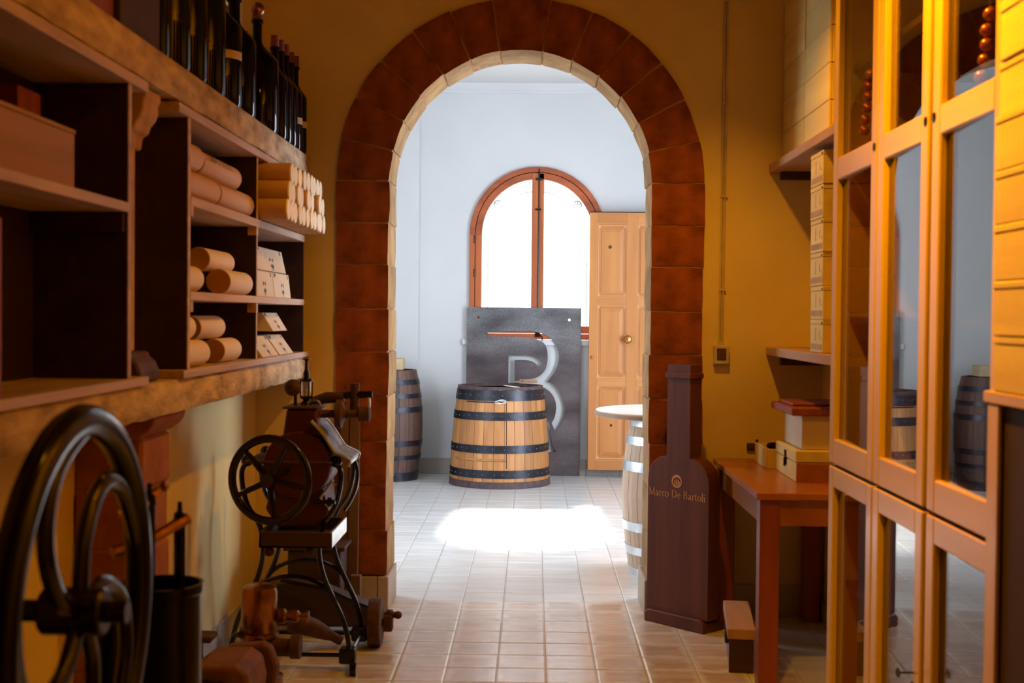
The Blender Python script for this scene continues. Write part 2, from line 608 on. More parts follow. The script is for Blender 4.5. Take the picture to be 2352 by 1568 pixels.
# ------------------------------------------------------------------ lettering
def arc_pts(cx, cy, rx, ry, a0, a1, thick, thin, n=14):
    o, i = [], []
    for k in range(n + 1):
        a = radians(a0 + (a1 - a0) * k / n)
        w = (thin + (thick - thin) * abs(cos(a)))
        o.append((cx + (rx) * cos(a), cy + (ry) * sin(a)))
        i.append((cx + (rx - w) * cos(a), cy + (ry - w * 0.8) * sin(a)))
    return [[o[k], o[k + 1], i[k + 1], i[k]] for k in range(n)]


def ln(x0, y0, x1, y1, w):
    dx, dy = x1 - x0, y1 - y0
    l = math.hypot(dx, dy)
    nx, ny = -dy / l * w / 2, dx / l * w / 2
    return [[(x0 + nx, y0 + ny), (x1 + nx, y1 + ny), (x1 - nx, y1 - ny), (x0 - nx, y0 - ny)]]


def srf(x, y, w=0.26):
    return ln(x - w / 2, y, x + w / 2, y, 0.05)


T, t_ = 0.13, 0.05


def glyph(c):
    """returns (quads, advance) with cap height 1"""
    if c == 'M':
        return ln(.14, 0, .16, 1, t_) + ln(.14, 1, .55, 0.02, T) + ln(.55, .02, .92, 1, t_) + ln(.94, 0, .92, 1, T) + srf(.14, .02) + srf(.94, .02) + srf(.12, .98, .2) + srf(.94, .98, .2), 1.12
    if c == 'a':
        return ln(.42, .03, .42, .44, T) + arc_pts(.27, .43, .21, .2, 0, 150, T, t_, 8) + arc_pts(.23, .17, .2, .18, 20, 330, T, t_, 10) + srf(.5, .03, .14), .60
    if c == 'r':
        return ln(.16, 0, .16, .62, T) + arc_pts(.34, .42, .2, .2, 40, 160, t_, T, 6) + srf(.16, .02) + srf(.12, .61, .14), .50
    if c == 'c':
        return arc_pts(.30, .31, .27, .32, 45, 315, T, t_), .56
    if c == 'o':
        return arc_pts(.32, .31, .3, .32, 0, 360, T, t_, 18), .68
    if c == 'D':
        return ln(.18, 0, .18, 1, T) + arc_pts(.34, .5, .52, .5, -90, 90, T, t_) + ln(.1, .975, .36, .975, .05) + ln(.1, .025, .36, .025, .05), .94
    if c == 'e':
        return arc_pts(.30, .31, .27, .32, 10, 315, T, t_) + ln(.06, .36, .55, .36, .05), .58
    if c == 'B':
        return ln(.18, 0, .18, 1, T) + arc_pts(.34, .76, .3, .24, -90, 90, T, t_, 8) + arc_pts(.34, .27, .36, .27, -90, 90, T, t_, 8) + ln(.1, .975, .36, .975, .05) + ln(.1, .025, .36, .025, .05) + ln(.2, .53, .36, .53, .05), .80
    if c == 't':
        return ln(.17, .06, .17, .82, T) + ln(.02, .61, .34, .61, .05) + arc_pts(.27, .14, .15, .14, 180, 320, T, t_, 5), .42
    if c == 'l':
        return ln(.15, 0, .15, 1.05, T) + srf(.15, .02) + srf(.1, 1.03, .14), .32
    if c == 'i':
        return ln(.15, 0, .15, .62, T) + srf(.15, .02) + srf(.1, .61, .14) + ln(.15, .8, .15, .93, .14), .32
    if c == 'A':
        return ln(.05, 0, .42, 1, t_ + .02) + ln(.42, 1, .8, 0, T) + ln(.2, .35, .66, .35, .05) + srf(.05, .02, .22) + srf(.8, .02, .26), .92
    if c == 'R':
        return ln(.18, 0, .18, 1, T) + arc_pts(.34, .74, .32, .26, -90, 90, T, t_, 8) + ln(.1, .975, .36, .975, .05) + ln(.38, .5, .75, 0, T) + srf(.18, .02) + srf(.78, .02, .16), .88
    if c == 'C':
        return arc_pts(.46, .5, .42, .5, 50, 310, T, t_), .86
    if c == 'O':
        return arc_pts(.5, .5, .46, .5, 0, 360, T, t_, 18), 1.02
    if c == 'E':
        return ln(.18, 0, .18, 1, T) + ln(.1, .97, .62, .97, .06) + ln(.1, .03, .66, .03, .06) + ln(.2, .5, .5, .5, .05), .74
    if c == 'T':
        return ln(.4, 0, .4, 1, T) + ln(.02, .97, .78, .97, .06) + srf(.4, .02), .82
    if c == 'L':
        return ln(.18, 0, .18, 1, T) + ln(.1, .03, .62, .03, .06) + srf(.18, .97), .68
    if c == 'I':
        return ln(.18, 0, .18, 1, T) + srf(.18, .02) + srf(.18, .97), .36
    return [], .38


def text(string, height, mapping, small_caps=False):
    """mapping(u, v) -> world point; u starts at 0"""
    g = G()
    u = 0.0
    for wd in string.split(' '):
        for k, c in enumerate(wd):
            q, a = glyph(c)
            h = height * (0.78 if small_caps and k else 1.0)
            for quad in q:
                g.add([mapping(u + x * h, y * h) for x, y in quad], [(0, 1, 2, 3)])
            u += a * h
        u += 0.40 * height
    return g, u


def disc_poly(cx, cy, r, mapping, n=14, ry=None):
    ry = ry or r
    return [mapping(cx + r * cos(2 * pi * k / n), cy + ry * sin(2 * pi * k / n)) for k in range(n)]


# ================================================================== SETTING
AX, AY0, AY1 = -0.069, 6.08, 6.40        # arch centre, wall faces
HW, ZS, RO = 0.620, 2.045, 0.872         # half width, spring height, outer radius
XL, XR = -1.32, 1.37
FAR = 11.36
ZC = 3.45


def arch_wall(x0, x1, z1, cx, hw, zs, y0, y1, zb=0.0, n=28):
    g = G()
    g.box(x0, y0, 0, cx - hw, y1, z1)
    g.box(cx + hw, y0, 0, x1, y1, z1)
    if zb > 0:
        g.box(cx - hw, y0, 0, cx + hw, y1, zb)
    pts = [(cx - hw * cos(pi * i / n), zs + hw * sin(pi * i / n)) for i in range(n + 1)]
    for i in range(n):
        (a, b), (c, d) = pts[i], pts[i + 1]
        g.prism([(a, b), (c, d), (c, z1), (a, z1)], y0, y1, 'Y')
    return g


struct(arch_wall(XL - 0.1, XR + 0.1, 3.6, AX, RO - 0.012, ZS, AY0, AY0 + 0.16).build('wall_arch', M_plaster))
struct(arch_wall(-2.3, 2.7, 3.6, AX, RO - 0.012, ZS, AY0 + 0.16, AY1).build('wall_arch_far_face', M_white))
# the ring of stones: mortar core with every block a part of it
core = struct(G().build('wall_arch_surround', M_mortar) if False else D.objects.new('wall_arch_surround', None))
COL.objects.link(core)
core.location = (AX, AY0, 0)
gm = G()
hi = HW + 0.005
n = 40
pi_ = [(AX - hi, 0.17)] + [(AX - hi * cos(pi * i / n), ZS + hi * sin(pi * i / n)) for i in range(n + 1)] + [(AX + hi, 0.17)]
ro = RO - 0.008
po_ = [(AX - ro, 0.17)] + [(AX - ro * cos(pi * i / n), ZS + ro * sin(pi * i / n)) for i in range(n + 1)] + [(AX + ro, 0.17)]
for i in range(len(pi_) - 1):
    gm.prism([pi_[i], pi_[i + 1], po_[i + 1], po_[i]], AY0 - 0.0085, AY1 - 0.002, 'Y')
gm.build('mortar', M_mortar, core)


def stone(fn, nu, nv, nw, amp, seed):
    """fn(u,v,w) in 0..1 -> point; grid shell with noise on it"""
    g = G()
    idx = {}

    def P(i, j, k):
        key = (i, j, k)
        if key not in idx:
            u, v, w = i / nu, j / nv, k / nw
            p = Vector(fn(u, v, w))
            q = p * 9 + Vector((seed, seed * 2, 0))
            e = noise.noise_vector(q) * amp
            c = Vector(fn(0.5, 0.5, 0.5))
            # knock the corners back a little
            nb = sum(1 for a, b in ((i, nu), (j, nv), (k, nw)) if a in (0, b))
            if nb >= 2:
                p = p + (c - p).normalized() * (0.0025 if nb == 2 else 0.004)
            idx[key] = len(g.v)
            g.v.append(p + e)
        return idx[key]
    for i in range(nu):
        for j in range(nv):
            for k in (0, nw):
                g.f.append((P(i, j, k), P(i + 1, j, k), P(i + 1, j + 1, k), P(i, j + 1, k)))
    for i in range(nu):
        for k in range(nw):
            for j in (0, nv):
                g.f.append((P(i, j, k), P(i + 1, j, k), P(i + 1, j, k + 1), P(i, j, k + 1)))
    for j in range(nv):
        for k in range(nw):
            for i in (0, nu):
                g.f.append((P(i, j, k), P(i, j + 1, k), P(i, j + 1, k + 1), P(i, j, k + 1)))
    return g


YF, YB = AY0 - 0.016, AY1 + 0.002
# voussoirs: the keystone and six on each side
key_half = 9.3
step = (90 - key_half) / 6
angs = [90 - key_half - step * k for k in range(6, 0, -1)]
edges = [0 + step * k for k in range(7)] + [180 - step * k for k in range(6, -1, -1)]
for k in range(len(edges) - 1):
    a0, a1 = radians(edges[k]), radians(edges[k + 1])
    gap = 0.003
    kk = (k == 6)
    rin, rout = HW + random.uniform(-0.004, 0.004), RO + (0.05 if kk else random.uniform(-0.004, 0.004))

    def fn(u, v, w, a0=a0, a1=a1, rin=rin, rout=rout):
        r = rin + (rout - rin) * v
        b0, b1 = a0 + gap / r, a1 - gap / r
        a = b0 + (b1 - b0) * u
        return (AX + r * cos(a), YF + (YB - YF) * w, ZS + r * sin(a))
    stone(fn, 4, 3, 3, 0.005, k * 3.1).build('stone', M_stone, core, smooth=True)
# jamb courses
zj = [0.17, 0.385, 0.60, 0.81, 1.025, 1.235, 1.44, 1.65, 1.845, ZS]
for side in (-1, 1):
    for k in range(len(zj) - 1):
        z0, z1 = zj[k] + 0.0025, zj[k + 1] - 0.0025
        d = random.uniform(-0.006, 0.006)
        e = random.uniform(-0.004, 0.004)

        def fn(u, v, w, side=side, z0=z0, z1=z1, d=d, e=e):
            return (AX + side * (HW + d + (RO + e - HW - d) * u), YF + (YB - YF) * w, z0 + (z1 - z0) * v)
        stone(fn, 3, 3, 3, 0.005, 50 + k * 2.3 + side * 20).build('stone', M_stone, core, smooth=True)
    # plinth slabs
    s0, s1 = AX + side * (HW - 0.012), AX + side * (RO + 0.004)
    G().box(s0, AY0 - 0.03, 0, AX + side * (HW + 0.04), AY1 + 0.02, 0.165).build('plinth_slab', M_plinth, core, bevel=0.004)
    G().box(AX + side * (HW + 0.043), AY0 - 0.03, 0, AX + side * (HW + 0.135), AY1 + 0.01, 0.165).build('plinth_slab', M_plinth, core, bevel=0.003)
    G().box(AX + side * (HW + 0.138), AY0 - 0.028, 0, s1, AY1 + 0.01, 0.165).build('plinth_slab', M_plinth, core, bevel=0.003)
core['kind'] = 'structure'

# front room shell
struct(G().box(XL - 0.2, -1.6, 0, XL, AY0, 3.6).build('wall_left', M_plaster))
struct(G().box(XR, -1.6, 0, XR + 0.2, AY0, 3.6).build('wall_right', M_plaster))
struct(G().box(XL - 0.2, -1.8, 0, XR + 0.2, -1.6, 3.6).build('wall_back', M_inner))
struct(G().box(XL - 0.2, -1.8, 3.6, XR + 0.2, AY0 + 0.16, 3.7).build('ceiling', M_darkbox))

# far room shell
WX, WHW, WZS, WZB = 0.030, 0.600, 2.129, 1.205   # window
struct(arch_wall(-2.4, 2.8, 3.55, WX, WHW, WZS, FAR, FAR + 0.30, zb=WZB - 0.02).build('wall_far', M_white))
struct(G().box(-2.4, FAR - 0.045, 0, -1.02, FAR, ZC).build('wall_far_pilaster', M_white))
struct(G().box(-2.4, AY1, 0, -2.2, FAR, 3.55).build('wall_far_left', M_white))
struct(G().box(2.6, AY1, 0, 2.8, FAR, 3.55).build('wall_far_right', M_white))
struct(G().box(-2.4, AY1, ZC, 2.8, FAR, 3.60).build('ceiling_far', M_ceil))
gc = G()
prof = [(FAR, 3.375), (FAR - 0.018, 3.378), (FAR - 0.022, 3.392), (FAR - 0.05, 3.400), (FAR - 0.075, 3.43), (FAR - 0.10, 3.45), (FAR, 3.45)]
gc.prism(prof, -2.2, 2.6, 'X')
struct(gc.build('trim_1', M_white, smooth=True))

# outside terrace
struct(G().box(-12, FAR + 0.3, -0.25, 12, 40, -0.15).build('ground', M_ground))

# floor: grout bed and its tiles
floor = struct(G().box(-2.4, -1.8, -0.12, 2.8, FAR + 0.3, -0.0035).build('floor', M_grout, origin=(0, 0, 0)))


def tile_geo(x, y, dz=0.0, tx=0.0, ty=0.0):
    h, e, t = 0.0989, 0.008, 0.0013
    vs, fs = [], []
    for (a, z) in ((h, -0.006), (h, -t), (h - e, 0.0)):
        for sx, sy in ((-1, -1), (1, -1), (1, 1), (-1, 1)):
            vs.append((x + sx * a, y + sy * a, z + dz + tx * sx + ty * sy))
    for k in (0, 4):
        for j in range(4):
            fs.append((k + j, k + (j + 1) % 4, k + 4 + (j + 1) % 4, k + 4 + j))
    fs.append((8, 9, 10, 11))
    return vs, fs


proto = None
GX, GY = -0.134, 6.307
rest = G()
cnt = 0
for j in range(-20, 26):
    for i in range(-12, 15):
        cx, cy = GX + 0.2 * i + 0.1, GY + 0.2 * j + 0.1
        if cx < -2.25 or cx > 2.65 or cy > FAR + 0.1 or cy < 3.6:
            continue
        if cy < AY1 and (cx < XL - 0.1 or cx > XR + 0.1):
            continue
        # inside the wall footprint nothing shows
        if AY0 + 0.1 < cy < AY1 - 0.1 and (cx < -0.8 or cx > 0.7):
            continue
        near = (4.7 < cy < AY0 + 0.1 and -1.1 < cx < 1.0) or (AY0 < cy < 9.2 and abs(cx + 0.069) < 0.125 * cy + 0.06)
        dz, tx, ty = random.uniform(-0.0006, 0), random.uniform(-0.00035, 0.00035), random.uniform(-0.00035, 0.00035)
        if near and cnt < 290:
            cnt += 1
            if proto is None:
                vs, fs = tile_geo(0, 0)
                proto = G().add(vs, fs).build('tile', M_tileb, floor, origin=(0, 0, 0))
                proto.location = (cx, cy, dz)
                last = proto
            else:
                last = inst(proto, (cx, cy, dz))
                if cy > GY + 0.01:      # far room tiles, glare put into a paler colour
                    last.material_slots[0].link = 'OBJECT'
                    last.material_slots[0].material = M_tile
            last.rotation_euler = (tx * 8, ty * 8, random.choice((0, pi)))
        else:
            vs, fs = tile_geo(cx, cy, dz, tx, ty)
            rest.add(vs, fs)
ro_ = rest.build('tiles', M_tile, floor, origin=(0, 0, 0))
ro_['kind'] = 'stuff'

# baseboards
bb = D.objects.new('baseboard_far', None)
COL.objects.link(bb)
bb.location = (0, FAR, 0)
struct(bb)
x = -2.2
while x < 2.6:
    w = min(0.30, 2.6 - x)
    yy = FAR - 0.045 if x + w <= -1.0 else FAR
    if x < -1.02 < x + w:
        w = -1.02 - x
        yy = FAR - 0.045
    if w > 0.02:
        G().box(x + 0.0015, yy - 0.012, 0, x + w - 0.0015, yy, 0.14).build('tile', M_skirt, bb, bevel=0.002)
    x += w if w > 0.02 else 0.0
    if w <= 0.02:
        x = -1.02 + 1e-4
for nm, xx, sd in (('baseboard_left', XL, 1), ('baseboard_right', XR, -1)):
    bl = D.objects.new(nm, None)
    COL.objects.link(bl)
    bl.location = (xx, 4, 0)
    struct(bl)
    y = 3.4
    while y < 6.05:
        y1 = min(y + 0.33, 6.05)
        G().box(xx, y + 0.0015, 0, xx + sd * 0.012, y1 - 0.0015, 0.10).build('tile', M_skirtw, bl, bevel=0.002)
        y += 0.33
for nm, xa, xb in (('baseboard_arch_left', XL + 0.014, AX - RO - 0.006), ('baseboard_arch_right', AX + RO + 0.006, XR - 0.014)):
    bl = D.objects.new(nm, None)
    COL.objects.link(bl)
    bl.location = (xa, AY0, 0)
    struct(bl)
    x = xa
    while x < xb - 0.01:
        x1 = min(x + 0.30, xb)
        G().box(x + 0.001, AY0 - 0.012, 0, x1 - 0.001, AY0, 0.15).build('tile', M_plinth, bl, bevel=0.002)
        x += 0.30

# ------------------------------------------------------------------ window
win = D.objects.new('window_1', None)
COL.objects.link(win)
win.location = (WX, FAR, WZB)
struct(win)


def arch_ring(cx, zs, r0, r1, y0, y1, a0=0, a1=180, n=24):
    g = G()
    P = lambda r, a: (cx + r * cos(a), zs + r * sin(a))
    for i in range(n):
        b0, b1 = radians(a0 + (a1 - a0) * i / n), radians(a0 + (a1 - a0) * (i + 1) / n)
        g.prism([P(r0, b0), P(r0, b1), P(r1, b1), P(r1, b0)], y0, y1, 'Y')
    return g


fy0, fy1 = FAR - 0.03, FAR + 0.05
RF0, RF1 = WHW - 0.046, WHW          # fixed frame
arch_ring(WX, WZS, RF0, RF1, fy0, fy1).build('outer_frame_arch', M_winwoodx, win, bevel=0.003)
for sd in (-1, 1):
    G().box(WX + sd * RF0, fy0, WZB, WX + sd * RF1, fy1, WZS).build('outer_frame_post', M_winwood, win, bevel=0.003)
G().box(WX - RF0, fy0, WZB, WX + RF0, fy1, WZB + 0.05).build('outer_frame_sill_rail', M_winwoodx, win, bevel=0.003)
G().box(WX - 0.66, FAR - 0.028, WZB - 0.055, WX + 0.66, FAR + 0.02, WZB - 0.004).build('white_sill', M_white, win, bevel=0.006)
arch_ring(WX, WZS, RF0 - 0.014, RF0, FAR + 0.037, FAR + 0.05).build('rebate', M_winwoodx, win)
for sd in (-1, 1):
    G().box(WX + sd * (RF0 - 0.014), FAR + 0.037, WZB, WX + sd * RF0, FAR + 0.05, WZS).build('rebate', M_winwood, win)
RL1 = RF0 - 0.004
for sd in (-1, 1):
    lf = D.objects.new('casement_leaf', None)
    COL.objects.link(lf)
    lf.parent = win
    lf.location = (0, 0, 0)
    ly0, ly1 = FAR - 0.018, FAR + 0.035
    a = (0, 88.5) if sd > 0 else (91.5, 180)
    arch_ring(WX, WZS, RL1 - 0.058, RL1, ly0, ly1, a[0], a[1], 14).build('arched_rail', M_winwoodx, lf, bevel=0.003)
    G().box(WX + sd * (RL1 - 0.058), ly0, WZB + 0.054, WX + sd * RL1, ly1, WZS).build('hinge_stile', M_winwood, lf, bevel=0.003)
    zt = WZS + math.sqrt((RL1 - 0.002) ** 2 - 0.055 ** 2) - 0.012
    xa, xb = (WX - 0.052, WX + 0.008) if sd < 0 else (WX + 0.012, WX + 0.055)
    G().box(xa, ly0 - (0.008 if sd < 0 else 0), WZB + 0.054, xb, ly1, zt + 0.01).build('meeting_stile', M_winwood, lf, bevel=0.003)
    G().box(min(WX + sd * 0.05, WX + sd * RL1), ly0, WZB + 0.054, max(WX + sd * 0.05, WX + sd * RL1), ly1, WZB + 0.12).build('bottom_rail', M_winwoodx, lf, bevel=0.003)
    # pane
    rg = RL1 - 0.055
    pts = [(WX + sd * 0.04, WZB + 0.115), (WX + sd * rg, WZB + 0.115)]
    for i in range(13):
        q = radians(0 + 85.5 * i / 12)
        pts.append((WX + sd * rg * cos(q), WZS + rg * sin(q)))
    G().prism(pts, FAR + 0.008, FAR + 0.012, 'Y').build('pane', M_wglass, lf)
    for hz in (1.30, 1.75, 2.05):
        G().cyl((WX + sd * (RF0 + 0.002), fy0 - 0.006, hz), (WX + sd * (RF0 + 0.002), fy0 - 0.006, hz + 0.07), 0.006, n=8).build('hinge', M_rust, lf)
gl = G().cyl((WX + 0.010, FAR - 0.034, WZB + 0.03), (WX + 0.010, FAR - 0.034, 2.71), 0.0055, n=8)
gl.box(WX - 0.02, FAR - 0.037, 2.61, WX + 0.04, FAR - 0.02, 2.63).box(WX - 0.02, FAR - 0.037, 2.345, WX + 0.03, FAR - 0.02, 2.36)
gl.box(WX + 0.004, FAR - 0.040, 2.60, WX + 0.016, FAR - 0.03, 2.67)
gl.build('espagnolette_rod', M_iron, win)
G().box(WX - 0.015, FAR - 0.042, WZB + 0.02, WX + 0.03, FAR - 0.03, WZB + 0.06).tube([(WX + .03, FAR - .036, WZB + .04), (WX + .05, FAR - .038, WZB + .02), (WX + .05, FAR - .038, WZB - .01)], 0.005, 6).build('rod_handle', M_iron, win)

# iron grille outside the window
gr = root('window_grille', (WX, FAR + 0.27, WZB), 'pale wrought iron grille outside the arched window, arc and rosettes showing through glass', 'grille')
g = G()
ra = 0.43
g.tube([(WX + ra * cos(radians(a)), FAR + 0.26, WZS - 0.02 + ra * sin(radians(a))) for a in range(28, 153, 5)], 0.009, 6)
for sd in (-1, 1):
    g.tube([(WX + sd * 0.45, FAR + 0.26, WZB + 0.1), (WX + sd * 0.45, FAR + 0.26, WZS - 0.05)], 0.005, 6)
for z in (1.75, 2.05):
    g.tube([(WX - 0.58, FAR + 0.26, z), (WX + 0.58, FAR + 0.26, z)], 0.0035, 6)
M_pgr = mat('pale_painted_iron', (0.10, 0.115, 0.14), rough=0.6)
g.build('bar', M_pgr, gr)
for sd in (-1, 1):
    c = Vector((WX + sd * 0.36, FAR + 0.26, 2.42))
    g = G().tube([c + Vector((0.035 * cos(q * pi / 8), 0, 0.035 * sin(q * pi / 8))) for q in range(16)], 0.006, 6, closed=True)
    for q in range(5):
        a = q * 2 * pi / 5 + .3
        g.tube([c, c + Vector((0.033 * cos(a), 0, 0.033 * sin(a)))], 0.005, 5)
    g.build('rosette', M_pgr, gr)

# ------------------------------------------------------------------ pine door leaf in the far room
dr = root('panelled_door', (0.85, 11.22, 0.068), 'honey pine panelled door leaf standing open against the white far wall', 'door')
dx0, dx1, dz0, dz1, dy0, dy1 = 0.488, 1.228, 0.068, 2.32, 11.205, 11.245
cols = [(0.562, 0.810), (0.906, 1.154)]
rows = [(0.165, 0.800), (0.876, 1.512), (1.590, 2.212)]
G().box(dx0, dy0, dz0, cols[0][0], dy1, dz1).build('stile', M_door, dr, bevel=0.002)
G().box(cols[0][1], dy0, dz0, cols[1][0], dy1, dz1).build('stile', M_door, dr, bevel=0.002)
G().box(cols[1][1], dy0, dz0, dx1, dy1, dz1).build('stile', M_door, dr, bevel=0.002)
rz = [(dz0, rows[0][0]), (rows[0][1], rows[1][0]), (rows[1][1], rows[2][0]), (rows[2][1], dz1)]
for cx0, cx1 in cols:
    for z0, z1 in rz:
        G().box(cx0, dy0 + 0.0005, z0, cx1, dy1, z1).build('rail', M_doorx, dr)
    for z0, z1 in rows:
        pn = G().box(cx0, dy0 + 0.022, z0, cx1, dy1 - 0.004, z1).build('panel', M_door, dr)
        # raised field with sloping sides
        a0, a1, b0, b1 = cx0 + 0.028, cx1 - 0.028, z0 + 0.028, z1 - 0.028
        i0, i1, j0, j1 = a0 + 0.032, a1 - 0.032, b0 + 0.032, b1 - 0.032
        yb_, yf_, ym = dy0 + 0.022, dy0 + 0.008, dy0 + 0.017
        g = G()
        g.add([(a0, ym, b0), (a1, ym, b0), (a1, ym, b1), (a0, ym, b1), (i0, yf_, j0), (i1, yf_, j0), (i1, yf_, j1), (i0, yf_, j1),
               (a0, yb_, b0), (a1, yb_, b0), (a1, yb_, b1), (a0, yb_, b1)],
              [(0, 1, 5, 4), (1, 2, 6, 5), (2, 3, 7, 6), (3, 0, 4, 7), (4, 5, 6, 7), (8, 9, 1, 0), (9, 10, 2, 1), (10, 11, 3, 2), (11, 8, 0, 3)])
        g.build('raised_field', M_door, pn)
        # chamfered moulding round the opening, clipped at the corners
        g = G()
        ch, e = 0.03, 0.014
        out = [(cx0, z0 + ch), (cx0, z1 - ch), (cx0 + ch * .5, z1), (cx1 - ch * .5, z1), (cx1, z1 - ch), (cx1, z0 + ch), (cx1 - ch * .5, z0), (cx0 + ch * .5, z0)]
        cxm, czm = (cx0 + cx1) / 2, (z0 + z1) / 2
        o2 = [(p[0] - e * (1 if p[0] < cxm else -1), p[1] - e * (1 if p[1] < czm else -1)) for p in out]
        i2 = [(p[0] + e * .6 * (1 if p[0] < cxm else -1), p[1] + e * .6 * (1 if p[1] < czm else -1)) for p in out]
        for k in range(8):
            k2 = (k + 1) % 8
            g.add([(o2[k][0], dy0 - 0.0015, o2[k][1]), (o2[k2][0], dy0 - 0.0015, o2[k2][1]), (i2[k2][0], dy0 + 0.02, i2[k2][1]), (i2[k][0], dy0 + 0.02, i2[k][1]),
                   (o2[k][0], dy0 + .004, o2[k][1]), (o2[k2][0], dy0 + .004, o2[k2][1])],
                  [(0, 1, 2, 3), (0, 1, 5, 4)])
        g.build('moulding', M_bevel, pn)
G().lathe([(0.012, 0), (0.012, -0.02), (0.030, -0.028), (0.036, -0.045), (0.028, -0.060), (0.001, -0.066)], (0.823, dy0, 1.215), 'Y', 18).build('door_knob', M_brass, dr, smooth=True)
G().lathe([(0.016, 0), (0.014, -0.008), (0.001, -0.009)], (0.517, dy0, 1.055), 'Y', 14).build('keyhole_plate', M_brass, dr)
for px_, pz_, rr in ((0.665, 2.02, 0.016), (0.69, 0.46, 0.012)):
    G().lathe([(rr, 0), (rr, -0.001), (0.001, -0.0012)], (px_, dy0 + 0.008, pz_), 'Y', 12).build('knot', M_rust, dr)
G().box(dx0, dy0, dz1, dx1, dy1, dz1 + 0.008).build('dark_top_edge', M_iron, dr)
for hz in (0.35, 1.2, 2.0):
    G().cyl((dx1 + 0.008, 11.25, hz), (dx1 + 0.008, 11.25, hz + 0.1), 0.009, n=8).box(dx1 - 0.01, 11.24, hz, dx1 + 0.012, FAR, hz + 0.1).build('hinge', M_steel, dr)

# ------------------------------------------------------------------ steel sign plate with cut letter
def plate():
    cu = D.curves.new('plate', 'CURVE')
    cu.dimensions = '2D'
    cu.fill_mode = 'BOTH'
    cu.extrude = 0.0016
    Q = lambda cx, cy: (-0.588 + (cx - 42) * 0.001018, 1.485 - (cy - 55) * 0.001024)

    def add(pts):
        s = cu.splines.new('POLY')
        s.points.add(len(pts) - 1)
        for k, p in enumerate(pts):
            s.points[k].co = (p[0], p[1], 0, 1)
        s.use_cyclic_u = True

    def cr(pts, k=3):
        return [(p.x, p.y) for p in spline([(a, b, 0) for a, b in pts], k)]
    add([(-0.588, 0.0), (0.423, 0.0), (0.423, 1.485), (-0.588, 1.485)])
    A = cr([(225, 270), (400, 262), (520, 258), (620, 260), (690, 275), (740, 297), (785, 335), (820, 380), (842, 430), (847, 490), (835, 550), (810, 605), (780, 650), (743, 695)])
    A += cr([(743, 695), (790, 710), (830, 745), (870, 800), (895, 860), (906, 930), (898, 990), (875, 1050), (845, 1100), (820, 1125)])[1:]
    A += cr([(820, 1125), (805, 1088), (788, 1050)])[1:]
    A += cr([(788, 1050), (810, 1010), (822, 960), (826, 900), (815, 850), (795, 810), (765, 775), (720, 745), (670, 728), (600, 722), (505, 722)])[1:]
    A += [(505, 672)]
    A += cr([(505, 672), (600, 671), (660, 655), (700, 625), (730, 585), (745, 530), (748, 470), (740, 410), (720, 370), (690, 345), (640, 325), (570, 312), (480, 307), (225, 305)])[1:]
    add([Q(a, b) for a, b in A])
    Bp = [(408, 470), (560, 470)] + cr([(560, 470), (620, 480), (665, 500), (702, 537)])[1:] + cr([(702, 537), (685, 562), (672, 587)])[1:] + cr([(672, 587), (655, 550), (625, 525), (580, 510), (520, 508)])[1:] + [(462, 508), (462, 840), (408, 840)]
    add([Q(a, b) for a, b in Bp])
    C = [(640, 905), (742, 912)] + cr([(742, 912), (765, 1050), (790, 1210), (810, 1272), (833, 1297)])[1:] + [(640, 1306)]
    add([Q(a, b) for a, b in C])
    for hx, hy in ((145, 145), (932, 158)):
        add([Q(hx + 11 * cos(k * pi / 6), hy + 11 * sin(k * pi / 6)) for k in range(12)])
    tmp = D.objects.new('tmp', cu)
    COL.objects.link(tmp)
    dg = bpy.context.evaluated_depsgraph_get()
    me = D.meshes.new_from_object(tmp.evaluated_get(dg))
    D.objects.remove(tmp)
    me.materials.clear()
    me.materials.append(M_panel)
    lean = math.asin(0.004 / 1.485)
    m = Matrix.Rotation(-lean, 4, 'X') @ Matrix.Rotation(pi / 2, 4, 'X')
    me.transform(m)
    o = D.objects.new('steel_sign_plate', me)
    COL.objects.link(o)
    o.location = (0, 11.314, 0.0)
    return o


tag(plate(), 'dark steel plate with a large cut-out ornate letter leaning below the window', 'sign')


